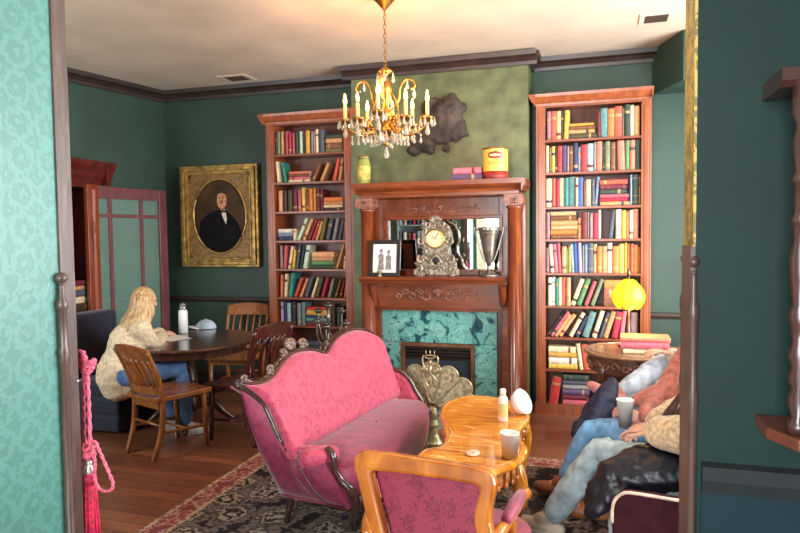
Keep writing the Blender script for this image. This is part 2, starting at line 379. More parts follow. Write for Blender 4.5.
# ------------------------------------------------------------------ bookcases and books
CHERRY = wood('cherry_wood', (118,58,30), (178,98,54), .32, (4,4,.5), grain=6, coat=.2)
CHERRYH = wood('cherry_wood_shelf', (106,52,30), (160,86,50), .34, (.5,4,4), grain=6, coat=.2)
CHERRYD = wood('cherry_back', (84,40,24), (124,66,38), .5, (4,4,.5), grain=5)
PAGE = mat('page_paper', (222,206,170), .8, var=.1, scale=60)
GILT = mat('gilt_lettering', (176,146,96), .45, .2, var=.25, scale=60)
PALE = mat('cream_label', (228,214,186), .6)
BC = {'mauve':((150,120,128),'mauve'),'redorange':((206,88,66),'red-orange'),'red':((186,52,52),'red'),'crimson':((166,38,62),'crimson'),'rose':((196,92,104),'rose'),
 'beige':((196,172,124),'beige'),'olive':((112,104,58),'olive'),'dkolive':((76,70,42),'dark olive'),'yellow':((226,190,84),'yellow'),'tan':((194,146,96),'tan'),
 'brown':((122,76,48),'brown'),'dkbrown':((66,44,36),'dark brown'),'dkred':((116,36,36),'dark red'),'tealgrey':((96,136,136),'teal-grey'),'orange':((222,126,60),'orange'),
 'grey':((140,138,140),'grey'),'dkgreen':((44,66,54),'dark green'),'cream':((232,214,172),'cream'),'peach':((226,164,118),'peach'),'black':((38,36,42),'black'),
 'purple':((92,70,110),'purple'),'navy':((46,54,88),'navy'),'greyblue':((122,138,160),'grey-blue'),'ltblue':((150,186,194),'pale blue'),'salmon':((214,122,98),'salmon'),
 'greygreen':((116,130,100),'grey-green'),'teal':((52,140,130),'teal'),'blue':((66,98,166),'blue'),'lavender':((166,150,186),'lavender'),'slate':((78,84,98),'slate'),
 'gold':((206,156,64),'gold'),'mint':((200,220,196),'mint'),'pink':((214,110,128),'pink'),'white':((228,224,212),'white'),'green':((92,140,92),'green'),'maroon':((104,34,50),'maroon')}
def bmat(k): return mat('cloth_'+k, BC[k][0], .55, var=.14, scale=25)
brnd = random.Random(3)
def make_book(t, d, h, ck, x=0, style=None):
    """cover with rounded spine at y=0, pages as a child. local x 0..t, y 0..d, z 0..h"""
    b = MB(); bt = min(.0035, t*.14); k = 6
    segs = brnd.choice([[(.12,.14),(.8,.82)],[(.15,.24)],[(.66,.76)],[(.1,.115),(.3,.315),(.88,.895)],[],[],[],[(.72,.8)]]) if style is None else style
    zs = sorted({0, 1, *[v for s in segs for v in s]})
    outer = [(0,d)]+[(t/2-t/2*math.cos(PI*i/k), .012-.012*math.sin(PI*i/k)) for i in range(k+1)]+[(t,d)]
    for za, zb in zip(zs, zs[1:]):
        b.mi = 1 if any(s[0]-1e-6 <= za and zb <= s[1]+1e-6 for s in segs) else 0
        for (ax, ay), (bx, by) in zip(outer, outer[1:]):
            side = 0 if (ax == bx) else b.mi
            f = b.bm.faces.new([b.bm.verts.new(q) for q in ((ax,ay,za*h),(bx,by,za*h),(bx,by,zb*h),(ax,ay,zb*h))]); f.material_index = side
    b.mi = 0
    b.box(.0002,bt,.010,d,.0002,h-.0002); b.box(t-bt,t-.0002,.010,d,.0002,h-.0002)
    bmesh.ops.remove_doubles(b.bm, verts=b.bm.verts[:], dist=1e-5)
    return b, MB().box(bt+.0003, t-bt-.0003, .007, d-.004, .003, h-.004)
def add_book(t, d, h, ck, loc, rot, label, group, style=None, cat='book', light=None):
    b, pg = make_book(t, d, h, ck, style=style)
    second = light or (GILT if sum(BC[ck][0]) < 430 else bmat(brnd.choice(['dkred','brown','navy','dkgreen'])))
    o = b.build('book', [bmat(ck), second], origin=(0,0,0)); p_ = pg.build('pages', PAGE, o, world=False)
    o.location = loc; o.rotation_euler = rot; return tag(o, label, cat, group)

def bookcase(label, x0, x1, ix0, ix1, zs, ztop, zint, side_name):
    t = thing('bookcase', label, 'bookcase', ((x0+x1)/2, 6.13, 0)); yb = YB-.004
    for a, c in ((x0, ix0), (ix1, x1)):
        b = MB().box(a, c, YF, yb, .0, ztop-.08)
        w = c-a; b.box(a+w*.28, a+w*.72, YF-.006, YF, .12, ztop-.16)
        b.build('side_panel', CHERRY, t, bevel=.003)
    MB().box(ix0, ix1, yb-.012, yb, .05, ztop-.08).build('back_panel', CHERRYD, t)
    rov = .25 if side_name == 'right' else 1; b = MB(); prof = [(0,0),(.012,0),(.014,.02),(.03,.03),(.055,.075),(.06,.1),(0,.1)]
    prof2 = [(o, z+ztop-.1) for o, z in prof]
    b.molding(prof2, (x0-.0,YF,0), (x1,YF,0), (0,-1,0))
    b.molding(prof2, (x0,YF-.06,0), (x0,yb,0), (-1,0,0)); b.molding(prof2, (x1,YF-.06,0), (x1,yb,0), (rov,0,0))
    b.box(x0-.001, x1+.001, YF-.001, yb, ztop-.1, ztop); b.build('cornice', CHERRY, t)
    MB().box(ix0, ix1, YF, YF+.02, zint, ztop-.1).build('top_rail', CHERRYH, t)
    for z in zs: MB().box(ix0, ix1, YF+.002, yb-.012, z-.022, z).build('shelf', CHERRYH, t, bevel=.002)
    b = MB().box(x0-.01, x1+.01, YF-.014, YF, 0, .1); b.build('plinth', CHERRY, t)
    return t
ORD = ['','first','second','third','fourth','fifth','sixth','seventh','eighth','ninth','tenth','eleventh','twelfth','thirteenth','fourteenth','fifteenth','sixteenth','seventeenth','eighteenth','nineteenth','twentieth','twenty-first','twenty-second','twenty-third','twenty-fourth']
def thick(t): return 'slim' if t < .022 else ('thick' if t > .036 else 'mid-sized')
def fill_shelf(case, sname, ix0, ix1, z, Zc, x_px, spec, Zh):
    """spec entries in photo-crop pixels: ('u',xl,xr,h,lean,colour) or ('s',xl,xr,[(h,colour),..bottom up])"""
    sc, ox = x_px            # crop scale and x origin
    X = lambda q: atY(ox+q/sc, 250, YF).x
    k = (YF*1.065)/CF        # metres per photo pixel on the case front
    group = 'books on the %s shelf of the %s bookcase' % (sname, case)
    n = 0; nu = 0; prev = -9; pile = 0
    npile = sum(1 for e in spec if e[0] == 's')
    for e in spec:
        if e[0] == 'u':
            _, xl, xr, h, lean, c = e; nu += 1
            a = math.radians(lean); xa = max(X(xl), ix0+.003); t = max(.011, (xr-xl)/sc*k*.94)
            if not lean and xa < prev: xa = prev+.0008
            if not lean and xa+t > ix1-.002: t = ix1-.003-xa
            if t < .008: continue
            hh = min(h*k, Zh-.012); d = min(.2, max(.12, hh*.72)); y = YF+.02+brnd.uniform(0,.02)
            if lean > 0:
                hh = min(hh/math.cos(a), (Zh-.012-t*math.sin(a))/math.cos(a))
                reach = xa+t*math.cos(a)+hh*math.sin(a)
                if reach > ix1-.003: xa -= (reach-ix1+.003)*.6
            loc = (xa, y, z+.0005+(t*math.sin(a) if a > 0 else 0))
            if lean < 0: loc = (max(xa, ix0+.003+hh*math.sin(-a)), y, z+.0005)
            prev = xa+t*math.cos(a)
            pos = 'leaning' if abs(lean) > 9 else 'upright'
            lab = '%s %s book, %s %s from left, %s shelf, %s bookcase' % (thick(t), BC[c][1], ORD[nu], 'standing book', sname, case)
            if pos == 'leaning': lab = 'leaning '+lab
            add_book(t, d, hh, c, loc, (0,a,0), lab, group)
        else:
            _, xl, xr, layers = e; zz = z+.0005; m_ = len(layers); pile += 1
            for j, (h, c) in enumerate(layers):
                t = h*k*.97; w = max(.05, X(xr)-X(xl))*(1 if j == 0 else brnd.uniform(.9,1)); xa = X(xl)+brnd.uniform(0,.006)
                xa = max(xa, ix0+.004); w = min(w, ix1-.004-xa)
                if zz+t > z+Zh-.01: break
                pos = 'bottom' if j == 0 else ('top' if j == m_-1 else ORD[j+1]+' from bottom')
                which = '' if npile == 1 else (' left' if pile == 1 else ' right')
                lab = '%s %s book lying flat, %s of the%s pile, %s shelf, %s bookcase' % (thick(t), BC[c][1], pos, which, sname, case)
                add_book(t, .14, w, c, (xa, YF+.018+brnd.uniform(0,.014), zz+t), (0,PI/2,0), lab, group)
                zz += t+.0006
            prev = X(xr)+.001
SN = ['top','second','third','fourth','fifth','sixth','seventh','eighth','lowest']
RZ = [2.48,2.189,1.882,1.593,1.29,.992,.706,.414,.075]; LZ = [2.475,2.192,1.898,1.604,1.316,1.025,.738,.442,.1]
bookcase('tall cherry-wood bookcase to the right of the fireplace, nine shelves of books', -.531, .442, -.448, .36, RZ, 2.88, 2.765, 'right')
bookcase('tall cherry-wood bookcase to the left of the fireplace, filled with books', -3.235, -2.29, -3.15, -2.385, LZ, 2.88, 2.765, 'left')
U = lambda *a: ('u',)+a
S = lambda a, b, l: ('s', a, b, l)
RS = [
 [U(48,75,26,0,'mauve'),U(76,111,26,0,'redorange'),U(112,145,26,0,'beige'),U(148,166,25,0,'dkolive'),U(170,202,26,2,'yellow'),S(204,400,[(5,'dkolive'),(3.5,'tan'),(3,'brown'),(2.8,'gold')]),U(411,430,23,0,'dkred'),U(432,481,26,0,'tealgrey'),U(485,526,25,0,'orange'),U(528,580,27,0,'redorange'),U(583,596,25,0,'grey'),U(598,632,29,0,'dkgreen'),U(636,660,27,0,'cream'),U(663,700,26,0,'tan'),U(702,718,27,0,'salmon')],
 [U(38,56,25,0,'cream'),U(57,77,23,0,'olive'),U(79,102,24,0,'yellow'),U(105,119,22,0,'black'),U(120,153,24,0,'red'),U(155,188,24,0,'purple'),U(190,203,23,0,'grey'),U(205,233,23,0,'brown'),U(237,266,26,0,'navy'),U(268,287,22,0,'greyblue'),U(290,331,24,0,'red'),U(333,376,25,0,'ltblue'),U(378,394,26,0,'grey'),U(398,438,28,0,'salmon'),U(440,456,25,0,'black'),U(458,493,26,0,'greygreen'),U(503,536,25,0,'brown'),U(540,557,24,0,'dkbrown'),U(560,606,26,-2,'salmon'),U(608,637,26,0,'green'),U(640,673,28,0,'salmon'),U(676,716,29,0,'dkgreen')],
 [U(40,81,26,0,'cream'),U(82,106,26,0,'redorange'),U(108,133,25,0,'crimson'),U(138,173,26,0,'cream'),U(175,201,26,0,'teal'),U(203,250,27,0,'tealgrey'),U(252,269,26,0,'cream'),U(270,303,26,0,'blue'),U(308,327,23,0,'brown'),U(328,362,24,0,'cream'),U(364,386,24,0,'slate'),U(388,410,26,5,'greyblue'),S(428,640,[(3.8,'tan'),(3.4,'crimson'),(3.2,'rose'),(4.6,'dkgreen'),(4.3,'maroon'),(4.3,'redorange')]),U(646,660,27,0,'greyblue'),U(662,706,27,0,'dkgreen'),U(708,720,25,0,'tan')],
 [U(42,69,25,0,'mauve'),S(74,270,[(4.2,'brown'),(4.6,'orange'),(3.6,'peach'),(4.8,'tan'),(4.6,'brown'),(3.8,'beige')]),U(273,296,19,0,'peach'),U(298,336,24,0,'dkred'),U(338,353,24,0,'grey'),U(355,376,23,0,'mauve'),U(378,413,23,0,'crimson'),U(415,433,27,0,'cream'),U(490,520,26,7,'slate'),U(545,580,26,0,'cream'),U(582,613,25,0,'gold'),U(615,636,24,0,'tan'),U(638,661,25,0,'cream'),U(663,697,26,0,'salmon')],
 [U(38,62,23,0,'mauve'),U(74,100,26,-4,'cream'),U(103,128,26,-4,'pink'),U(131,152,27,-3,'rose'),U(155,188,24,0,'peach'),U(190,200,22,0,'green'),U(202,222,24,0,'gold'),U(226,246,26,-3,'ltblue'),U(249,276,27,-3,'blue'),U(278,302,28,-2,'lavender'),U(303,317,25,0,'grey'),U(318,337,26,0,'greyblue'),U(339,377,27,0,'slate'),U(379,404,26,0,'beige'),U(406,437,24,0,'orange'),U(439,472,24,0,'tan'),U(485,517,27,0,'cream'),U(519,562,24,0,'orange'),U(564,597,26,0,'yellow'),U(598,617,27,0,'gold'),U(618,637,26,0,'orange'),U(639,661,26,0,'redorange'),U(663,692,25,0,'orange'),U(694,716,23,0,'gold')],
 [U(55,82,26,0,'mint'),U(84,108,26,0,'white'),U(110,130,25,0,'teal'),U(132,152,26,0,'cream'),U(155,187,26,0,'salmon'),U(188,216,26,0,'peach'),U(220,250,24,20,'cream'),U(262,294,24,20,'green'),U(318,345,22,20,'rose'),U(362,390,24,20,'greygreen'),S(462,700,[(8,'brown'),(8.5,'redorange'),(8,'orange')])],
 [U(26,40,21,34,'black'),U(48,64,22,34,'pink'),U(68,84,20,33,'peach'),U(88,106,20,33,'peach'),U(138,156,22,28,'cream'),U(168,186,19,26,'navy'),U(202,232,23,17,'tealgrey'),U(250,270,25,17,'cream'),U(284,298,23,17,'slate'),U(304,326,24,17,'tan'),U(344,372,24,10,'crimson'),U(382,402,26,7,'pink'),U(410,432,22,3,'black'),U(436,468,24,0,'mauve')],
 [S(38,178,[(4.6,'yellow'),(6.2,'white'),(4.5,'gold'),(5.8,'cream')]),U(190,208,24,-8,'cream'),U(214,240,23,-8,'redorange'),U(300,330,22,0,'dkbrown'),U(332,356,23,0,'maroon'),U(358,384,22,0,'dkgreen'),U(390,420,23,0,'brown')],
 [U(38,80,26,9,'red'),S(106,238,[(6,'rose'),(4.6,'maroon'),(5.4,'purple'),(4.2,'grey'),(4.4,'slate'),(5.6,'dkgreen')]),U(280,312,24,0,'brown'),U(316,346,25,0,'navy'),U(350,380,23,0,'dkred')],
]
LS = [
 [U(90,107,23,0,'slate'),U(108,131,24,0,'greygreen'),U(133,158,24,0,'tan'),U(170,198,24,0,'rose'),U(200,226,22,0,'crimson'),U(228,251,22,0,'rose'),U(258,283,22,0,'dkgreen'),U(285,316,23,0,'mint'),U(320,336,22,0,'dkbrown'),U(340,377,23,0,'gold'),U(384,400,22,0,'grey'),U(401,416,22,0,'mauve'),U(418,444,24,0,'cream'),U(455,496,23,0,'slate'),S(500,640,[(3.6,'olive'),(6,'brown'),(4.6,'tan'),(4.2,'dkgreen')])],
 [U(98,124,22,-5,'cream'),U(158,182,21,-11,'teal'),S(196,370,[(2.8,'cream'),(3,'pink'),(2.6,'brown'),(3,'salmon')]),U(376,406,18,25,'brown'),U(446,474,18,25,'tan'),U(553,584,22,14,'redorange'),U(598,624,22,9,'tan')],
 [U(106,142,22,0,'peach'),U(144,178,22,0,'dkbrown'),U(180,222,22,0,'dkolive'),U(225,264,22,0,'maroon'),U(266,296,22,0,'rose'),U(298,330,24,0,'yellow'),U(331,357,20,0,'brown'),U(358,391,23,0,'orange'),U(393,413,23,0,'gold'),U(415,446,23,0,'dkred'),U(448,474,22,0,'maroon'),S(478,638,[(3,'dkbrown'),(2.8,'cream'),(3.2,'tan'),(4.8,'orange')])],
 [S(100,222,[(4.2,'navy'),(4,'greyblue'),(4.2,'white')]),U(224,246,12,0,'cream'),U(250,276,22,24,'mint'),U(296,324,21,24,'peach'),U(342,364,21,24,'dkred'),U(372,392,20,22,'red'),U(400,426,19,20,'tan'),U(438,464,22,15,'olive'),U(484,520,21,14,'slate'),U(542,572,22,13,'grey'),U(586,612,21,12,'slate'),U(626,646,19,6,'brown')],
 [U(104,134,24,0,'mauve'),U(135,160,24,4,'rose'),U(172,194,23,10,'cream'),U(206,226,19,8,'yellow'),U(236,258,24,9,'slate'),U(266,288,24,10,'dkgreen'),U(296,330,24,11,'mint'),S(372,556,[(4,'dkgreen'),(4,'green'),(4.2,'tan'),(5.6,'peach')]),U(562,586,24,18,'tan'),U(632,658,13,5,'peach')],
 [U(104,127,23,2,'salmon'),U(138,160,24,4,'cream'),U(172,202,25,8,'teal'),U(214,238,19,22,'redorange'),U(262,280,19,24,'peach'),U(302,330,20,20,'slate'),U(358,378,20,20,'cream'),U(392,420,20,18,'dkolive'),U(440,466,20,17,'crimson'),U(494,522,19,15,'greygreen'),U(552,572,19,18,'brown'),U(592,610,18,15,'dkred'),U(634,650,17,9,'rose')],
 [U(106,132,24,0,'lavender'),U(133,158,24,0,'navy'),U(160,192,23,0,'ltblue'),U(194,236,24,0,'black'),U(238,274,23,0,'grey'),U(276,312,24,0,'tealgrey'),S(318,510,[(4,'maroon'),(4.4,'tealgrey'),(2.6,'navy'),(5.6,'gold'),(3,'red')]),U(530,560,22,0,'dkbrown'),U(570,606,20,0,'dkgreen')],
 [U(110,150,20,0,'brown'),U(160,190,21,0,'maroon'),S(290,490,[(5,'black'),(4.4,'dkgreen'),(4.6,'slate')]),U(520,552,20,0,'brown')],
 [],
]
TOPS = [2.765]
LSC = {0:(8.2,265),1:(8.2,265),2:(8.2,265),3:(8.2,265),4:(8.2,265),5:(8.2,265),6:(8.2,265),7:(8.2,265)}
for i, sp in enumerate(RS):
    fill_shelf('right', SN[i], -.448, .36, RZ[i], None, (7.2 if i < 6 else 4.8, 540), sp, ((RZ[i-1]-.022) if i else 2.765)-RZ[i])
for i, sp in enumerate(LS):
    if sp: fill_shelf('left', SN[i], -3.15, -2.385, LZ[i], None, (8.2,265), sp, ((LZ[i-1]-.022) if i else 2.765)-LZ[i])
# ------------------------------------------------------------------ fireplace and what stands on it
MAH = wood('mahogany', (92,40,20), (152,78,42), .22, (3,3,.6), grain=6, coat=.4)
MAHH = wood('mahogany_long_grain', (98,44,22), (158,84,44), .24, (.5,3,3), grain=6, coat=.35)
MAHD = wood('mahogany_dark', (62,24,14), (104,46,24), .3, (3,3,.6), grain=6, coat=.3)
CARVE = mat('carved_mahogany', (142,92,72), .35, var=.3, scale=30)
def marble():
    mt, nt, bs = base_mat('green_marble'); v = vec(nt, (1,1,1))
    n = nd(nt, 'ShaderNodeTexNoise'); n.inputs['Scale'].default_value = 6; n.inputs['Detail'].default_value = 8; n.inputs['Distortion'].default_value = 1.6; n.inputs['Roughness'].default_value = .65
    nt.links.new(v, n.inputs['Vector'])
    r = ramp(nt, [(.30,(30,62,74)),(.40,(44,96,104)),(.46,(128,190,180)),(.50,(82,152,146)),(.56,(150,204,192)),(.61,(70,138,134)),(.70,(34,80,90)),(.8,(120,180,172))])
    nt.links.new(n.outputs['Fac'], r.inputs['Fac']); nt.links.new(r.outputs['Color'], bs.inputs['Base Color'])
    bs.inputs['Roughness'].default_value = .18; return mt
MARBLE = marble()
BRASSD = mat('aged_brass', (112,96,62), .35, .85, var=.3, scale=20)
BRASS = mat('bright_brass', (196,154,74), .25, .95, var=.2, scale=20)
IRON = mat('black_iron', (30,28,30), .5, .4, var=.2)
fp = thing('fireplace', 'carved mahogany fireplace with columns, mirror and green marble surround', 'fireplace', (-1.385,5.72,0))
XL_, XR_ = -2.095, -.612
# plinths and columns
for cx in (-2.045, -.69):
    b = MB(); b.box(cx-.082,cx+.082,5.60,5.80,0,.17); b.box(cx-.078,cx+.078,5.612,5.788,.17,.2); b.build('column_plinth', MAH, fp, bevel=.006)
    b = MB(); b.lathe([(.085,.2),(.085,.225),(.07,.235),(.078,.25),(.062,.27),(.062,.9),(.058,1.86),(.07,1.87),(.07,1.885),(.062,1.89)], (cx,5.70,0), 24); c_ = b.build('column', MAH, fp, smooth=True)
    b = MB(); b.box(cx-.078,cx+.078,5.61,5.79,1.955,1.985)
    for s in (-1,1): b.lathe([(.0,-.09),(.034,-.09),(.034,.09),(0,.09)], (cx+s*.054,5.70,1.93), 14, 'Y'); b.lathe([(.0,-.094),(.016,-.094),(.016,.094),(0,.094)], (cx+s*.054,5.70,1.93), 10, 'Y')
    for k in range(5): b.ell((cx-.04+k*.02,5.615,1.925), (.011,.012,.02), 8)
    b.box(cx-.06,cx+.06,5.635,5.765,1.89,1.955); b.build('capital', CARVE, fp, smooth=False)
    MB().box(cx-.085,cx+.085,5.80,5.955,0,1.985).build('pilaster', MAH, fp)
# entablature
b = MB(); b.box(XL_+.03,XR_-.03,5.60,5.955,1.985,2.03); b.build('entablature', MAHH, fp, bevel=.004)
b = MB(); P_ = [(0,0),(.02,.0),(.03,.02),(.05,.03),(.075,.045),(.085,.06),(.085,.1),(0,.1)]
PP = [(o, z+2.015) for o, z in P_]
b.molding(PP, (XL_-.0,5.60,0), (XR_,5.60,0), (0,-1,0)); b.molding(PP, (XL_,5.515,0), (XL_,5.955,0), (-.4,0,0)); b.molding(PP, (XR_,5.515,0), (XR_,5.955,0), (.4,0,0))
b.box(XL_,XR_,5.59,5.955,2.025,2.115); b.build('mantel_cornice', MAHH, fp)
# overmantel: panel around mirror
mx0, mx1, mz0, mz1 = -1.895, -.845, 1.325, 1.785
b = MB(); b.box(-2.01,mx0,5.86,5.945,1.26,1.985); b.box(mx1,-.76,5.86,5.945,1.26,1.985); b.box(mx0,mx1,5.86,5.945,mz1,1.985); b.box(mx0,mx1,5.86,5.945,1.26,mz0)
b.build('overmantel_panel', MAH, fp, bevel=.004)
b = MB(); o = [(mx0-.035,5.845,mz0-.02),(mx1+.035,5.845,mz0-.02),(mx1+.035,5.845,mz1+.035),(mx0-.035,5.845,mz1+.035)]; i_ = [(mx0,5.845,mz0),(mx1,5.845,mz0),(mx1,5.845,mz1),(mx0,5.845,mz1)]
b.frame(o, i_, (0,.03,0)); b.build('mirror_frame', MAHH, fp, bevel=.006)
mm, nt_, bs_ = base_mat('mirror_silver'); bs_.inputs['Metallic'].default_value = 1; bs_.inputs['Base Color'].default_value = (.86,.9,.88,1); bs_.inputs['Roughness'].default_value = .02
MB().box(mx0,mx1,5.895,5.9,mz0,mz1).build('mirror', mm, fp)
def scroll_carving(name, cx, y, cz, w, h, parent, m, n=4):
    """mirrored acanthus scrolls round a central shell"""
    b = MB()
    for s in (-1, 1):
        for k in range(n):
            u = (k+.5)/n; px = cx+s*(w*.08+u*w*.42); r = h*.42*(1-.45*u)
            sp = [(px+s*r*(1-a/11)*math.cos(a*.62*(1 if k % 2 else -1)), y, cz+(h*.12 if k % 2 else -h*.08)+r*(1-a/11)*math.sin(a*.62*(1 if k % 2 else -1))) for a in range(10)]
            b.tube(sp, [h*.085*(1-.05*a) for a in range(10)], 6)
            b.ell((px+s*r*.2, y, cz+h*.28*(1-u)), (h*.16,.012,h*.1), 8)
        b.tube(catmull([(cx,y,cz-h*.15),(cx+s*w*.15,y,cz-h*.34),(cx+s*w*.32,y,cz+h*.1),(cx+s*w*.5,y,cz-h*.12)],4), h*.06, 6)
    for k in range(5): a = (k-2)*.42; b.ell((cx+math.sin(a)*h*.26, y-.004, cz+math.cos(a)*h*.3), (h*.1,.014,h*.24), 8, Matrix.Rotation(a,3,'Y'))
    b.ell((cx,y-.006,cz), (h*.15,.02,h*.15), 10)
    return b.build(name, m, parent, smooth=True)
scroll_carving('carved_ornament', -1.38, 5.855, 1.885, .72, .085, fp, CARVE)
# mantel shelf on brackets
b = MB(); SP = [(0,0),(.02,0),(.03,.025),(.055,.035),(.06,.06),(0,.06)]; SQ = [(o, z+1.215) for o, z in SP]
b.molding(SQ, (-2.075,5.57,0), (-.765,5.57,0), (0,-1,0)); b.box(-2.075,-.765,5.569,5.95,1.215,1.275); b.build('mantel_shelf', MAHH, fp)
b = MB(); b.box(-2.01,-.76,5.75,5.945,.975,1.216); b.build('frieze', MAHH, fp, bevel=.004)
scroll_carving('carved_ornament', -1.39, 5.742, 1.10, .80, .13, fp, CARVE, 5)
for s, x in ((1,-1.985),(-1,-.79)):
    b = MB(); b.prism([(x-.035,5.75,1.0),(x-.035,5.62,1.2),(x-.035,5.75,1.2)], (.07,0,0)); b.tube([(x,5.73,1.0),(x,5.70,1.05),(x,5.66,1.12),(x,5.64,1.19)], [.02,.03,.034,.03], 8); b.build('bracket', MAH, fp, smooth=False)
b = MB(); b.box(-2.03,-2.003,5.78,5.945,0,.975); b.box(-.81,-.76,5.78,5.945,0,.975); b.box(-2.003,-.81,5.78,5.945,.945,.975); b.build('surround_moulding', MAHH, fp, bevel=.004)
# green marble tiles
b = MB(); hx0, hx1, hz1 = -1.775, -1.075, .635
cols = [-2.0,-1.79,-1.55,-1.33,-1.09,-.868]
for a, c in zip(cols, cols[1:]): b.box(a+.0015,c-.0015,5.86,5.90,hz1+.003,.943)
for a, c in ((-2.0,hx0),(hx1,-.868)):
    for z0, z1 in ((0,.32),(.32,hz1)): b.box(a+.0015,c-.0015,5.86,5.90,z0+.0015,z1-.0015)
b.build('marble_surround', MARBLE, fp, bevel=.002)
MB().box(-.866,-.812,5.87,5.94,0,.943).build('side_strip', MAHD, fp)
# firebox insert
MB().box(hx0,hx1,5.945,5.949,0,hz1).build('firebox_back', IRON, fp)
b = MB(); b.frame([(hx0,5.845,.02),(hx1,5.845,.02),(hx1,5.845,hz1),(hx0,5.845,hz1)], [(hx0+.035,5.845,.05),(hx1-.035,5.845,.05),(hx1-.035,5.845,hz1-.035),(hx0+.035,5.845,hz1-.035)], (0,.03,0)); b.build('firebox_frame', wood('bronzed_frame', (88,54,34), (140,96,60), .35), fp, bevel=.004)
b = MB()
for k in range(4): b.box(hx0+.035,hx1-.035,5.862+.004*k,5.885,hz1-.06-k*.032,hz1-.04-k*.032)
b.build('louvre', mat('dark_bronze', (70,62,58), .3, .7), fp)
gl, ntg, bsg = base_mat('firebox_glass'); bsg.inputs['Base Color'].default_value = (*s2l((56,66,76)),1); bsg.inputs['Roughness'].default_value = .12
MB().box(hx0+.035,hx1-.035,5.88,5.886,.05,hz1-.16).build('glass_door', gl, fp)
MB().box(-2.0,-.77,5.3,5.86,0,.012).build('hearth', MARBLE, fp)

# --- on the mantel shelf (z 1.275)
ZS = 1.2755
FRB = mat('black_frame', (32,28,26), .3)
def photo_frame():
    c = atY(384,272,5.57); t = thing('picture_frame', 'small black framed photograph of two pale figures on the mantel shelf', 'picture frame', (c.x,5.57,ZS)); tl = Matrix.Rotation(-.16,4,'X')
    t.rotation_euler = (-.16,0,.06); w, h = .145, .33
    b = MB(); b.frame([(-w,0,0),(w,0,0),(w,0,h),(-w,0,h)], [(-w+.035,0,.035),(w-.035,0,.035),(w-.035,0,h-.035),(-w+.035,0,h-.035)], (0,.02,0)); b.build('frame', FRB, t, world=False, bevel=.004)
    MB().box(-w+.033,w-.033,.008,.014,.033,h-.033).build('mount', mat('white_mount', (226,222,214), .7, var=.04), t, world=False)
    b = MB()
    for x, s in ((-.035,1),(.035,.94)):
        b.prism([(x-.03,.0078,.06),(x+.03,.0078,.06),(x+.024,.0078,.13*s),(x+.028,.0078,.19*s),(x,.0078,.215*s),(x-.028,.0078,.19*s),(x-.02,.0078,.13*s)], (0,-.0015,0)); b.ell((x,.0073,.235*s), (.017,.0012,.021), 10)
    b.build('photograph', mat('photo_greys', (128,122,116), .7, var=.4, scale=40), t, world=False)
    b = MB(); b.prism([(-.02,.02,.24),(.02,.02,.24),(.03,.10,.02),(-.03,.10,.02)], (0,.004,0)); b.build('strut', FRB, t, world=False)
photo_frame()
ORM = mat('ormolu_grey', (138,126,108), .42, .35, var=.45, scale=35, bmp=.3)
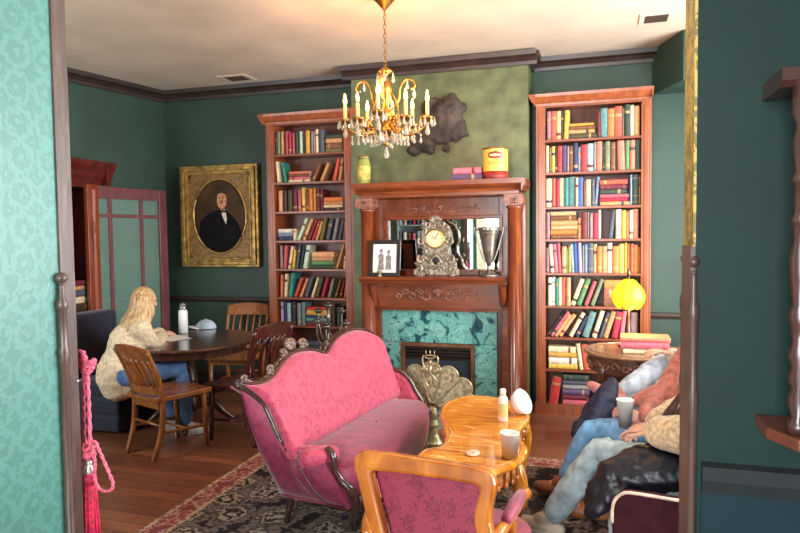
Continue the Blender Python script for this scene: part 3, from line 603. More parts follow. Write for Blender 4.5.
def mantel_clock():
    c = atY(437,273,5.72); t = thing('mantel_clock', 'ornate cast-metal rococo clock with cream dial on the mantel shelf', 'clock', (c.x,5.72,ZS)); b = MB()
    prof = [(-.215,0),(-.20,.05),(-.17,.07),(-.155,.14),(-.125,.19),(-.12,.26),(-.145,.32),(-.135,.40),(-.10,.46),(-.05,.49),(0,.525),(.05,.49),(.10,.46),(.135,.40),(.145,.32),(.12,.26),(.13,.19),(.165,.14),(.18,.07),(.205,.05),(.215,0)]
    b.prism([(x,-.05,z) for x, z in prof], (0,.1,0))
    b.build('case', ORM, t, world=False, bevel=.012)
    b = MB(); r = random.Random(5)
    for s in (-1,1):
        for (x,z,R,turn) in ((.16,.06,.05,1),(.13,.15,.045,-1),(.105,.22,.03,1),(.125,.31,.04,-1),(.11,.40,.04,1),(.06,.46,.032,-1),(.045,.10,.03,1),(.17,.03,.03,-1)):
            b.tube([(s*(x+R*(1-a/12)*math.cos(a*.6*turn+1)), -.06, z+R*(1-a/12)*math.sin(a*.6*turn+1)) for a in range(11)], [.013*(1-.05*a) for a in range(11)], 6)
        for k in range(16): b.ell((s*r.uniform(.06,.19),-.055,r.uniform(.02,.17)), (r.uniform(.008,.02),.014,r.uniform(.008,.02)), 7)
        for k in range(12): a = r.uniform(-.3,2.9); b.ell((s*abs(math.cos(a))*.125,-.055,.33+math.sin(a)*.125), (.013,.014,.02), 7)
        b.lathe([(.035,0),(.04,.01),(.022,.02)], (s*.15,-.05,0), 10)
    for k in range(7): a = (k-3)*.35; b.ell((math.sin(a)*.05,-.055,.475+math.cos(a)*.05), (.011,.012,.026), 8, Matrix.Rotation(a,3,'Y'))
    b.ring([(math.cos(a)*.045,-.058,.135+math.sin(a)*.045) for a in [2*PI*k/20 for k in range(20)]], .012)
    b.ring([(math.cos(a)*.07,-.055,.135+math.sin(a)*.07) for a in [2*PI*k/20 for k in range(20)]], .009)
    b.build('scrollwork', ORM, t, world=False, smooth=True)
    MB().ell((0,-.052,.135), (.03,.006,.03), 14).build('roundel', IRON, t, world=False)
    MB().lathe([(0,-.062),(.078,-.062),(.078,-.05),(0,-.05)], (0,0,.335), 28, 'Y').build('dial', mat('cream_dial', (236,220,160), .4, var=.05), t, world=False)
    b = MB(); b.ring([(math.cos(a)*.082,-.06,.335+math.sin(a)*.082) for a in [2*PI*k/28 for k in range(28)]], .008); b.build('bezel', BRASS, t, world=False, smooth=True)
    b = MB()
    for k in range(12):
        a = k*PI/6; M = Matrix.Translation((math.sin(a)*.062,-.0635,.335+math.cos(a)*.062)) @ Matrix.Rotation(a,4,'Y'); b.box(-.0022,.0022,-.001,.001,-.009,.009,M)
    b.build('hour_mark', FRB, t, world=False)
    for L, a in ((.038,-.9),(.055,.6)):
        M = Matrix.Translation((0,-.0655,.335)) @ Matrix.Rotation(a,4,'Y'); MB().box(-.002,.002,-.001,.001,-.008,L,M).build('hand', FRB, t, world=False)
mantel_clock()
PEWTER = mat('tarnished_silver', (150,146,138), .3, .85, var=.35, scale=14)
def trophy():
    c = atY(489,274,5.68); t = thing('trophy_cup', 'tall tarnished silver trophy cup with two long handles on the mantel', 'trophy', (c.x,5.68,ZS)); 
    b = MB(); b.lathe([(.085,0),(.085,.012),(.06,.025),(.02,.05),(.016,.09),(.022,.11),(.035,.14),(.05,.2),(.068,.3),(.088,.40),(.10,.425),(.092,.43),(.06,.3),(.03,.16),(0,.15)], (0,0,0), 26); b.build('cup', PEWTER, t, world=False, smooth=True)
    b = MB()
    for k in range(3): b.ring([(math.cos(a)*(.069+.01*k),math.sin(a)*(.069+.01*k),.29+.045*k) for a in [2*PI*q/26 for q in range(26)]], .004)
    b.build('band', PEWTER, t, world=False, smooth=True)
    for s in (-1,1): MB().tube(catmull([(s*.03,0,.13),(s*.05,0,.15),(s*.09,0,.27),(s*.125,0,.40),(s*.13,0,.43),(s*.115,0,.425),(s*.097,0,.40)],4), .006, 8).build('handle', PEWTER, t, world=False, smooth=True)
trophy()
c = atY(379.5,272,5.54); b = MB(); b.lathe([(.02,0),(.022,.01),(.012,.018),(.02,.03),(.024,.045),(.02,.055),(0,.058)], (c.x,5.54,ZS), 14)
tag(b.build('trinket', ORM, smooth=True), 'tiny grey trinket standing before the framed photograph', 'trinket')
c = atY(452,272,5.80); b = MB(); b.box(-1.27,-1.02,5.78,5.84,ZS,ZS+.045); tag(b.build('wooden_box', MAHD, bevel=.004), 'low reddish wooden box between clock and trophy cup', 'box')

# --- on top of the mantel (z 2.15)
ZT = 2.1155
def jar():
    c = atY(363.5,178,5.72); t = thing('glass_jar', 'tall pale yellow-green jar at the left end of the mantel top', 'jar', (c.x,5.74,ZT))
    b = MB(); b.lathe([(.055,0),(.06,.01),(.06,.2),(.05,.225),(.05,.24),(0,.24)], (0,0,0), 22); b.build('body', mat('jar_green', (150,158,84), .25, var=.25, scale=10), t, world=False, smooth=True)
    MB().lathe([(.0605,.05),(.0612,.055),(.0612,.17),(.0605,.175)], (0,0,0), 22).build('paper_label', mat('jar_label', (198,186,92), .6, var=.3, scale=18), t, world=False, smooth=True)
    MB().lathe([(0,.24),(.054,.24),(.056,.245),(.056,.268),(.05,.272),(0,.272)], (0,0,0), 22).build('lid', mat('jar_lid', (150,140,88), .35, .5), t, world=False, smooth=True)
jar()
a_ = atY(453,178,5.66); add_book(.058,.17,.265,'purple', (a_.x,5.60,ZT+.058), (0,PI/2,0), 'purple book lying flat on the mantel top, under the pink one', 'books lying on the mantel top')
add_book(.052,.16,.245,'pink', (a_.x+.015,5.605,ZT+.058+.0525), (0,PI/2,0), 'pink book lying flat on the mantel top, on the purple one', 'books lying on the mantel top')
def can():
    c = atY(495.5,178,5.68); t = thing('coffee_tin', 'large yellow tin with a red oval emblem on the mantel top', 'tin', (c.x,5.68,ZT), .12)
    Y = mat('tin_yellow', (238,200,84), .35, var=.06); Rd = mat('tin_red', (140,30,26), .4); CR = mat('tin_cream', (232,206,160), .5)
    r, h = .108, .27; MB().lathe([(0,0),(r-.004,0),(r,.006),(r,.07),(0,.07)], (0,0,0), 30).build('base_band', [mat('tin_base', (150,46,40), .4, var=.6, scale=14)], t, world=False, smooth=True)
    MB().lathe([(0,.07),(r,.07),(r,h-.012),(0,h-.012)], (0,0,0), 30).build('body', Y, t, world=False, smooth=False)
    b = MB(); b.lathe([(0,h-.012),(r+.003,h-.012),(r+.003,h),(r-.004,h),(r-.006,h-.006),(0,h-.006)], (0,0,0), 30); b.build('rim', mat('tin_rim', (120,66,36), .3, .6), t, world=False)
    def curved(loop, z0, rr): return [((rr)*math.sin(x/r), -rr*math.cos(x/r), z0+z) for x, z in loop]
    def decal(name, hw, hh, z0, rr, m):
        b = MB(); rows = []
        for i in range(9):
            v = -1+2*i/8; ww = hw*math.sqrt(max(0.0005,1-v*v)); rows.append(curved([(ww*(-1+2*j/12), v*hh) for j in range(13)], z0, rr))
        b.grid(rows); return b.build(name, m, t, world=False)
    decal('emblem', .066,.034,.205,r+.0008,Rd); decal('emblem_band', .054,.011,.205,r+.0014,CR)
    # lettering
    fc = bpy.data.curves.new('lettering', 'FONT'); fc.body = 'COFFEE'; fc.size = .034; fc.align_x = 'CENTER'; fc.extrude = .0
    fo = bpy.data.objects.new('lettering_tmp', fc); COL.objects.link(fo); me = bpy.data.meshes.new_from_object(fo.evaluated_get(bpy.context.evaluated_depsgraph_get())); bpy.data.objects.remove(fo)
    for v in me.vertices: x, z = v.co.x, v.co.y; v.co = Vector(((r+.003)*math.sin(x/r), -(r+.003)*math.cos(x/r), .125+z))
    lo_ = bpy.data.objects.new('lettering', me); COL.objects.link(lo_); lo_.parent = t; me.materials.clear(); me.materials.append(mat('tin_ink', (96,62,24), .5))
can()
# dark ragged mass on the chimney breast
b = MB(); r_ = random.Random(11)
def wp(px, py): return atY(px, py, 5.95)
for px, py, rx, rz, ry in ((443,122,.16,.20,.09),(450,110,.12,.14,.08),(436,133,.17,.12,.09),(424,143,.14,.09,.07),(456,128,.10,.13,.06),(432,108,.10,.1,.05),(414,151,.07,.05,.04)):
    q = wp(px, py); b.ell((q.x,5.93,q.z), (rx,ry,rz), 16)
for px, py, tx, ty in ((460,112,466,104),(462,130,469,136),(452,98,456,94),(414,150,408,155),(446,147,449,153),(432,150,428,155)):
    q, w = wp(px, py), wp(tx, ty); b.tube([(q.x,5.92,q.z),(w.x,5.93,w.z)], [.05,.012], 8)
o = b.build('wall_ornament', mat('brown_grey_fur', (70,60,54), .85, var=.4, scale=9, bmp=.5), remesh=.016, smo=3, smooth=True, origin=(wp(440,125).x,5.95,wp(440,125).z))
tx = bpy.data.textures.new('fur', 'CLOUDS'); tx.noise_scale = .07
dm = o.modifiers.new('d','DISPLACE'); dm.texture = tx; dm.strength = .05; dm.mid_level = .5
nm = bpy.data.meshes.new_from_object(o.evaluated_get(bpy.context.evaluated_depsgraph_get())); o.modifiers.clear(); o.data = nm
tag(o, 'ragged dark grey-brown mass hung on the green chimney breast', 'wall ornament')
# ------------------------------------------------------------------ portrait
GILTF = mat('gilt_frame', (186,150,84), .35, .55, var=.35, scale=14, bmp=.15)
GILTD = mat('gilt_spandrel', (146,112,62), .5, .2, var=.3, scale=30)
def portrait():
    A, Bp = atY(180,167,YB-.05), atY(260,267,YB-.05); x0, x1, z0, z1 = A.x, Bp.x, Bp.z, A.z; cx, cz = (x0+x1)/2, (z0+z1)/2; W, H = (x1-x0)/2, (z1-z0)/2
    t = thing('portrait', 'gilt-framed oval portrait of a dark-haired man in a dark suit on the left green wall', 'painting', (cx,YB,cz)); y = YB-.075
    def rect(w, h, yy): return [(cx-w,yy,cz-h),(cx+w,yy,cz-h),(cx+w,yy,cz+h),(cx-w,yy,cz+h)]
    b = MB()
    for (w0, w1, ya, yb_) in ((0,.03,y+.01,YB-.002),(.028,.062,y-.012,YB-.01),(.06,.085,y+.012,YB-.012),(.083,.10,y+.0,YB-.012)):
        b.frame(rect(W-w0,H-w0,ya), rect(W-w1,H-w1,ya), (0,yb_-ya,0))
    b.build('frame', GILTF, t, bevel=.005)
    ow, oh, oz = W*.68, H*.735, cz-.0; N = 48
    inn = [(cx+ow*math.cos(2*PI*k/N), y+.035, oz+oh*math.sin(2*PI*k/N)) for k in range(N)]
    w_, h_ = W-.098, H-.098; out = []
    for k in range(N):
        c_, s_ = math.cos(2*PI*k/N), math.sin(2*PI*k/N); q = min(w_/abs(c_) if abs(c_) > 1e-6 else 9, h_/abs(s_) if abs(s_) > 1e-6 else 9); out.append((cx+c_*q, y+.035, cz+s_*q))
    b = MB(); b.frame(out, inn, (0,.02,0)); b.build('oval_mat', GILTD, t)
    b = MB(); b.ring([(p_[0],y+.03,p_[2]) for p_ in inn], .013); b.build('oval_bead', GILTF, t, smooth=True)
    # the painting: flat shapes of paint
    M_ = [mat('paint_ground', (74,56,38), .5, var=.4, scale=5, spec=.12), mat('paint_coat', (20,18,22), .6, var=.2, spec=.1), mat('paint_skin', (214,156,116), .6, var=.2, scale=18, spec=.1), mat('paint_hair', (40,26,20), .6), mat('paint_shirt', (220,208,188), .5), mat('paint_shade', (140,86,60), .5)]
    b = MB(); yy = [y+.05]
    def sh(loop, mi):
        yy[0] -= .0006; b.mi = mi; f = b.bm.faces.new([b.bm.verts.new((cx+ow*u, yy[0], oz+oh*v)) for u, v in loop]); f.material_index = mi
    def el(u, v, ru, rv, mi, n=24): sh([(u+ru*math.cos(2*PI*k/n), v+rv*math.sin(2*PI*k/n)) for k in range(n)], mi)
    el(0,0,1.02,1.02,0,40)
    sh([(-.86,-.5),(-.78,-.12),(-.5,.06),(-.2,.14),(-.02,.2),(.22,.14),(.42,.02),(.66,-.2),(.82,-.52),(.6,-.8),(.3,-.95),(0,-.985),(-.3,-.95),(-.62,-.76)], 1)
    sh([(-.0,.2),(.17,.19),(.24,-.06),(.2,-.22),(.08,-.02)], 4); sh([(-.02,.2),(.16,.2),(.14,.1),(.02,.1)], 5)
    sh([(-.02,.12),(.04,.155),(.1,.13),(.18,.165),(.2,.1),(.1,.105),(.0,.08)], 1)
    el(.06,.44,.185,.245,2); el(.068,.385,.07,.018,3,14)
    sh([(-.15,.5),(-.16,.62),(-.06,.72),(.1,.73),(.22,.67),(.25,.52),(.21,.58),(.1,.62),(-.04,.61),(-.1,.56),(-.12,.4),(-.145,.4)], 3)
    for u in (-.01,.12): el(u,.475,.033,.012,3,12); el(u,.51,.045,.01,3,12)
    sh([(.065,.47),(.085,.47),(.1,.385),(.05,.385)], 5); el(.07,.335,.05,.012,5,12)
    o = b.build('painting', M_, t)
portrait()

# ------------------------------------------------------------------ cabinet with its glazed door standing open along the left wall
CABW = wood('cabinet_mahogany', (70,24,24), (116,46,40), .28, (3,3,.6), grain=6, coat=.3)
DOORW = wood('cabinet_door_wood', (104,58,62), (148,96,98), .35, (3,3,.6), grain=6, coat=.3)
def cabinet():
    y0, y1 = 4.32, 5.03; x1 = -4.5; x0 = -4.80; zt = 2.36
    t = thing('cabinet', 'tall dark red-wood cabinet with heavy cornice, one glazed door open against the wall', 'cabinet', ((x0+x1)/2,(y0+y1)/2,0))
    for a in (y0, y1-.03): MB().box(x0,x1,a,a+.03,0,2.16).build('side_panel', CABW, t, bevel=.003)
    MB().box(x0,x0+.015,y0+.03,y1-.03,.05,2.15).build('back_panel', mat('red_lining', (98,20,30), .7), t)
    b = MB(); b.box(x0,x1,y0,y1,2.12,2.18); CP = [(0,2.15),(.02,2.15),(.03,2.19),(.05,2.22),(.06,2.27),(.10,2.32),(.11,2.36),(0,2.36)]
    b.molding(CP, (x1,y0-.08,0), (x1,y1+.17,0), (1,0,0)); b.molding(CP, (x0,y1+.06,0), (x1+.08,y1+.06,0), (0,1,0)); b.molding(CP, (x0,y0,0), (x1+.08,y0,0), (0,-1,0)); b.box(x0,x1+.02,y0-.02,y1+.07,2.18,2.36); b.build('cornice', CABW, t)
    b = MB(); b.box(x1-.01,x1+.03,y1-.14,y1,.08,2.15); b.lathe([(.0,.3),(.03,.3),(.035,.34),(.026,.4),(.024,1.7),(.034,1.76),(.026,1.8),(.03,2.1),(0,2.1)], (x1+.035,y1-.07,0), 14); b.build('pilaster', wood('cabinet_painted_glow', (110,48,30), (170,88,52), .28, (3,3,.6), grain=6), t, bevel=.002)  # the cabinet's orange glow is put into the pilaster's wood colour
    for z in (.48,.98): MB().box(x0+.015,x1-.03,y0+.03,y1-.03,z-.022,z).build('shelf', CABW, t)
    MB().box(x0,x1+.02,y0-.01,y1+.01,0,.1).build('plinth', CABW, t)
    # door folded flat beside the cabinet
    d0, d1 = 5.16, 6.20; dx = lambda y: lwx(y)+.05; n = lo; zb, zt2 = .10, 2.17
    def dbox(b, ya, yb_, za, zb_, e0, e1):
        P = []
        for z in (za, zb_):
            for y_, e in ((ya,e0),(ya,e1),(yb_,e1),(yb_,e0)): P.append((lwx(y_)+e, y_, z))
        b.hexa(P)
    b = MB(); f = .105
    dbox(b,d0,d0+f,zb,zt2,.03,.075); dbox(b,d1-f,d1,zb,zt2,.03,.075); dbox(b,d0+f,d1-f,zt2-.12,zt2,.03,.075); dbox(b,d0+f,d1-f,zb,zb+.2,.03,.075)
    door = b.build('door', DOORW, t, bevel=.004)
    b = MB(); ym = [d0+f+(d1-d0-2*f)*q for q in (.27,.73)]
    for y_ in ym: dbox(b,y_-.02,y_+.02,zb+.2,zt2-.12,.04,.065)
    dbox(b,d0+f,d1-f,1.86,1.895,.04,.066); b.build('glazing_bar', DOORW, door)
    g, ng, bg = base_mat('old_glass'); bg.inputs['Base Color'].default_value = (*s2l((150,190,176)),1); bg.inputs['Roughness'].default_value = .05; bg.inputs['Transmission Weight'].default_value = .0; bg.inputs['Alpha'].default_value = .35
    b = MB(); dbox(b,d0+f,d1-f,zb+.2,zt2-.12,.05,.054); b.build('glass_pane', g, door)
    b = MB(); dbox(b,d0+.03,d0+.07,1.05,1.12,.075,.082); b.ell((lwx(d0+.05)+.10,d0+.05,1.085), .015, 10); b.build('handle', BRASS, door)
cabinet()
k_ = 0
for (zz, rows) in ((.98,[('dkbrown',.075),('cream',.06),('slate',.06),('tan',.04),('maroon',.05)]),):
    z = zz+.0005
    for j, (c, t_) in enumerate(rows):
        add_book(t_, .2, .26, c, (-4.535-.01*(j % 2), 4.70, z+t_), (0,PI/2,PI/2), '%s book in the open left cabinet, %s of its pile' % (BC[c][1], ['bottom','second','middle','fourth','top'][j]), 'books in the cabinet'); z += t_+.0005
# ------------------------------------------------------------------ wall whatnot shelf on the dark wall at the right edge
DARKSP = wood('dark_spindle', (48,28,26), (96,58,52), .3, (3,3,1), grain=8, coat=.3)
def whatnot():
    yb = 1.399; y0 = 1.25; t = thing('wall_shelf', 'dark wall-hung curio shelf with turned spindles at the right edge', 'shelf', (.55,yb,1.22))
    b = MB(); b.molding([(0,1.895),(.125,1.895),(.135,1.905),(.14,1.925),(0,1.925)], (.30,yb,0), (.82,yb,0), (0,-1,0)); b.build('top_board', DARKSP, t)
    MB().prism([(.295,yb,1.27),(.295,1.31,1.27),(.33,1.24,1.27),(.75,1.24,1.27),(.80,1.31,1.27),(.80,yb,1.27)], (0,0,.022)).build('lower_board', wood('shelf_red', (96,48,36), (140,80,60), .4), t, bevel=.003)
    pr = [(.018,1.292),(.018,1.31),(.01,1.32),(.02,1.35),(.012,1.372),(.019,1.39),(.012,1.41),(.02,1.43),(.012,1.45),(.014,1.48),(.02,1.50),(.012,1.52),(.017,1.56),(.019,1.6),(.012,1.63),(.014,1.66),(.018,1.665),(.011,1.68),(.013,1.73),(.018,1.735),(.011,1.75),(.016,1.8),(.011,1.83),(.018,1.85),(.018,1.895)]
    for x in (.338, .775): MB().lathe(pr, (x,y0+.03,0), 14).build('spindle', DARKSP, t, smooth=True)
whatnot()
# ------------------------------------------------------------------ what the mirror over the mantel shows of the room behind us
def back_shelf():
    x0, x1, y0, y1 = -2.98, -2.42, 1.902, 2.12; t = thing('white_bookcase', 'pale bookcase in the room behind, seen reflected left of the mantel clock', 'bookcase', ((x0+x1)/2,2.0,0)); W = mat('grey_white_shelf', (150,166,172), .5, var=.06)
    for x in (x0, x1-.02): MB().box(x,x+.02,y0,y1,0,2.3).build('side_panel', W, t)
    MB().box(x0+.02,x1-.02,y0,y0+.01,0,2.3).build('back_panel', W, t)
    for z in (.06,.42,.78,1.12,1.46,1.80,2.28): MB().box(x0+.02,x1-.02,y0+.01,y1,z-.02,z).build('shelf', W, t)
back_shelf()
cs = ['navy','white','ltblue','crimson','maroon','cream','slate','pink']
for z, nm in ((1.12,'lower'),(1.46,'middle'),(1.80,'upper')):
    x = -2.95
    for k in range(6):
        c = cs[(k*3+int(z*10)) % 8]; th = brnd.uniform(.03,.05); 
        add_book(th,.15,.2+.05*brnd.random(),c,(x+th,2.10,z+.0005),(0,0,PI),'%s book, %s of six, %s shelf of the mirrored bookcase' % (BC[c][1], ['first','second','third','fourth','fifth','last'][k], nm),'books reflected in the mirror'); x += th+.03
b = MB(); F = [[(-1.872+.018*math.sin(i*1.5), .55+.022*i, z) for i in range(40)] for z in (.25,1.4,2.7)]; Bk = [[(p[0]-.006,p[1],p[2]) for p in r] for r in F]; b.slab(F, Bk)
tag(b.build('curtain', mat('cream_curtain', (226,214,184), .8, var=.15), smooth=True), 'cream pleated curtain in the room behind, reflected right of the mantel clock', 'curtain')
# ------------------------------------------------------------------ chandelier
def emis(name, c, s):
    mt, nt, bs = base_mat(name); bs.inputs['Base Color'].default_value = (*s2l(c),1); bs.inputs['Emission Color'].default_value = (*s2l(c),1); bs.inputs['Emission Strength'].default_value = s; return mt
GOLDC = mat('gilded_metal', (168,124,60), .28, .9, var=.25, scale=25)
CANDLE = mat('candle_sleeve', (220,190,130), .5, var=.05, emit=(255,190,90), estr=.25)
FLAME = emis('lit_bulb', (255,196,96), 9); UNLIT = mat('unlit_bulb', (240,226,190), .2, var=.03)
CRYS, ntc, bsc = base_mat('crystal'); bsc.inputs['Base Color'].default_value = (.72,.66,.52,1); bsc.inputs['Roughness'].default_value = .08; bsc.inputs['Transmission Weight'].default_value = .55; bsc.inputs['Specular IOR Level'].default_value = .8; bsc.inputs['Emission Color'].default_value = (1,.75,.4,1); bsc.inputs['Emission Strength'].default_value = .04  # crystal gives off a faint glow itself, in place of caught light
CHX, CHY = -1.385, 4.27
ch = thing('chandelier', 'brass and crystal candle chandelier hanging from the ceiling', 'chandelier', (CHX,CHY,ZC))
b = MB(); b.lathe([(0,ZC-.001),(.085,ZC-.001),(.085,ZC-.015),(.07,ZC-.03),(.05,ZC-.05),(.02,ZC-.085),(.008,ZC-.1),(0,ZC-.1)], (CHX,CHY,0), 22); b.build('canopy', GOLDC, ch, smooth=True)
b = MB(); z = ZC-.095; k = 0
while z > 2.80:
    R = [(CHX+(.009*math.cos(a) if k % 2 else 0), CHY+(0 if k % 2 else .009*math.cos(a)), z-.02+.02*math.sin(a)) for a in [2*PI*q/10 for q in range(10)]]
    b.ring(R, .0028, 5); z -= .031; k += 1
b.build('chain', GOLDC, ch, smooth=True)
b = MB(); b.lathe([(0,2.80),(.012,2.79),(.05,2.765),(.055,2.755),(.02,2.745),(.016,2.72),(.035,2.69),(.042,2.65),(.03,2.60),(.016,2.56),(.02,2.52),(.045,2.48),(.055,2.44),(.04,2.40),(.06,2.375),(.075,2.36),(.05,2.335),(.02,2.32),(.015,2.29),(.022,2.27),(0,2.25)], (CHX,CHY,0), 20); b.build('stem', GOLDC, ch, smooth=True)
def drop(b, x, y, z, L=.05, r=.013):
    b.lathe([(0,z),(r*.35,z-L*.12),(r*.5,z-L*.3),(r,z-L*.7),(r*.7,z-L*.92),(0,z-L)], (x,y,0), 7)
NARM = 8; RA = .285; lit = {0,1,3,4,6,7}
bulbs = []
for i in range(NARM):
    a = math.radians(8+i*360/NARM); ca, sa = math.cos(a), math.sin(a); P = lambda r, z: (CHX+r*ca, CHY+r*sa, z)
    outer = i % 2 == 0; ra = RA if outer else RA*.8; zc = 2.445 if outer else 2.425
    b = MB(); b.tube(catmull([P(.05,2.40),P(.10,2.345),P(.17,2.33),P(ra-.04,2.365),P(ra,zc-.03)],5), .0085, 7)
    b.tube(catmull([P(.06,2.42),P(.11,2.45),P(.13,2.40),P(.10,2.375)],4), .006, 6)
    arm = b.build('arm', GOLDC, ch, smooth=True)
    b = MB(); b.lathe([(.008,zc-.035),(.025,zc-.03),(.045,zc-.012),(.05,zc),(.044,zc),(.02,zc-.012),(0,zc-.012)], P(ra,0), 14); b.build('drip_pan', GOLDC, ch, smooth=True)
    MB().lathe([(.0125,zc-.01),(.0125,zc+.095),(.008,zc+.1),(0,zc+.1)], P(ra,0), 12).build('candle', CANDLE, ch, smooth=True)
    b = MB(); b.lathe([(.006,zc+.1),(.012,zc+.115),(.0135,zc+.13),(.009,zc+.155),(.003,zc+.178),(0,zc+.182)], P(ra,0), 12); b.build('bulb', FLAME if i in lit else UNLIT, ch, smooth=True)
    if i in lit: bulbs.append(P(ra, zc+.14))
    b = MB()
    for q in range(7): w = a+q*2*PI/7; drop(b, CHX+ra*ca+.048*math.cos(w), CHY+ra*sa+.048*math.sin(w), zc-.004, .06, .011)
    drop(b, CHX+ra*ca, CHY+ra*sa, zc-.04, .085, .018)
    b.ell(P(ra,zc-.045), .012, 8)
    for q in range(1,5):
        rr = .06+(ra-.08)*q/4.6; b.ell(P(rr,2.325-.012*math.sin(q*.8)), .009, 7); drop(b, *P(rr,2.32)[:2], 2.318, .05, .011)
    b.build('crystal_drops', CRYS, ch, smooth=False)
    # upper scrolls
    if i % 2 == 0:
        b = MB(); b.tube(catmull([P(.04,2.50),P(.09,2.56),P(.10,2.64),P(.14,2.70),P(.19,2.69),P(.20,2.65),P(.175,2.635)],5), .0065, 6); b.tube(catmull([P(.04,2.62),P(.075,2.55),P(.085,2.47),P(.055,2.43)],5), .006, 6); b.build('scroll', GOLDC, ch, smooth=True)
        for (r_, z_, L_, w_) in ((.195,2.645,.075,.014),(.15,2.695,.06,.011),(.053,2.755,.075,.013)): b = MB(); drop(b, *P(r_,0)[:2], z_, L_, w_); b.build('crystal_drop', CRYS, ch)
b = MB()
for q in range(10): w = q*2*PI/10; drop(b, CHX+.07*math.cos(w), CHY+.07*math.sin(w), 2.36, .085, .016)
drop(b, CHX, CHY, 2.26, .09, .02); b.build('crystal_drops', CRYS, ch)

# ------------------------------------------------------------------ lamps, daylight and added fill lights
def light(name, kind, loc, energy, color, size=.1, rot=None, sy=None):
    d = bpy.data.lights.new(name, kind); d.energy = energy; d.color = color
    if kind == 'AREA':
        d.size = size
        if sy: d.shape = 'RECTANGLE'; d.size_y = sy
    else: d.shadow_soft_size = size
    o = bpy.data.objects.new(name, d); COL.objects.link(o); o.location = loc
    if rot: o.rotation_euler = rot
    return o
for q, p in enumerate(bulbs): light('bulb_light', 'POINT', (p[0],p[1],p[2]+.05), 5.5, (1,.44,.14), .03)
for a, c, z0, z1 in WINS: light('window_daylight', 'AREA', (1.95,(a+c)/2,(z0+z1)/2), 230, (.94,.97,1), c-a, (0,PI/2,0), z1-z0).rotation_euler = (PI/2,0,PI/2)
light('left_corner_fill', 'AREA', (-4.7,1.70,1.72), 75, (.95,.97,1), 1.1, (PI/2,0,0), 1.9)  # fill light added for the left corner, shining in at the added window
light('near_room_fill', 'AREA', (-.7,-2.95,1.8), 270, (.96,.97,1), 1.6, (PI/2,0,0), 2.0)  # fill light added behind the camera, not a known window
w = bpy.data.worlds.new('world'); scene.world = w; w.use_nodes = True
w.node_tree.nodes['Background'].inputs[0].default_value = (.62,.74,.9,1); w.node_tree.nodes['Background'].inputs[1].default_value = .6
scene.view_settings.view_transform = 'Standard'; scene.view_settings.look = 'None'; scene.view_settings.exposure = 0.25
scene.cycles.use_denoising = True; scene.cycles.max_bounces = 8; scene.cycles.sample_clamp_indirect = 4; scene.cycles.caustics_reflective = False; scene.cycles.caustics_refractive = False

# --- side table and lamp beside the right bookcase
TBW = wood('carved_table_wood', (70,40,30), (124,80,58), .3, (2,2,2), grain=8, coat=.3)
tx_, ty_, TZ, TR = .265, 5.18, .76, .365
def side_table():
    t = thing('side_table', 'round dark carved table before the right bookcase, lamp and books on it', 'table', (tx_,ty_,0))
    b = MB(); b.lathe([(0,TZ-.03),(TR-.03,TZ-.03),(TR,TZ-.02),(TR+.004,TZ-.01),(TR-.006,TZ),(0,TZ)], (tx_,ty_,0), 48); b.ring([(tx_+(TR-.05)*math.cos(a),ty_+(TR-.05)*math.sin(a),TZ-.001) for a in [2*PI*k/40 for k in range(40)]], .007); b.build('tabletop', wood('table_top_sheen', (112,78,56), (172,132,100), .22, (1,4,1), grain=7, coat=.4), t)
    b = MB(); r0 = TR-.045; b.lathe([(r0,TZ-.15),(r0+.012,TZ-.14),(r0+.012,TZ-.03),(r0-.03,TZ-.03),(r0-.03,TZ-.15)], (tx_,ty_,0), 40); b.build('apron', TBW, t)
    b = MB()
    for k in range(28):
        a = 2*PI*k/28; c = Vector((tx_+(r0+.016)*math.cos(a), ty_+(r0+.016)*math.sin(a), TZ-.085)); u = Vector((-math.sin(a),math.cos(a),0))
        b.tube([c+u*(.03*(1-q/10)*math.cos(q*.65*(1 if k % 2 else -1)))+Vector((0,0,.036*(1-q/10)*math.sin(q*.65*(1 if k % 2 else -1)))) for q in range(9)], [.008*(1-.05*q) for q in range(9)], 5)
        b.ell(c+u*.035, (.012,.012,.012), 6)
    b.build('carving', mat('carving_highlight', (140,104,84), .3, var=.3, scale=20), t, smooth=True)
    for k in range(4):
        a = PI/4+k*PI/2; P = lambda r, z: (tx_+r*math.cos(a), ty_+r*math.sin(a), z)
        MB().tube(catmull([P(.29,TZ-.06),P(.32,.6),P(.29,.45),P(.22,.25),P(.24,.08),P(.30,.012)],5), [.035,.036,.037,.038,.038,.036,.034,.032,.03,.028,.026,.025,.024,.023,.022,.021,.02,.02,.02,.021,.022,.022,.023,.024,.022,.012], 10).build('leg', TBW, t, smooth=True)
    MB().lathe([(0,.28),(.15,.28),(.155,.29),(.15,.30),(0,.30)], (tx_,ty_,0), 24).build('lower_shelf', TBW, t)
side_table()
LX, LY = .232, 5.30
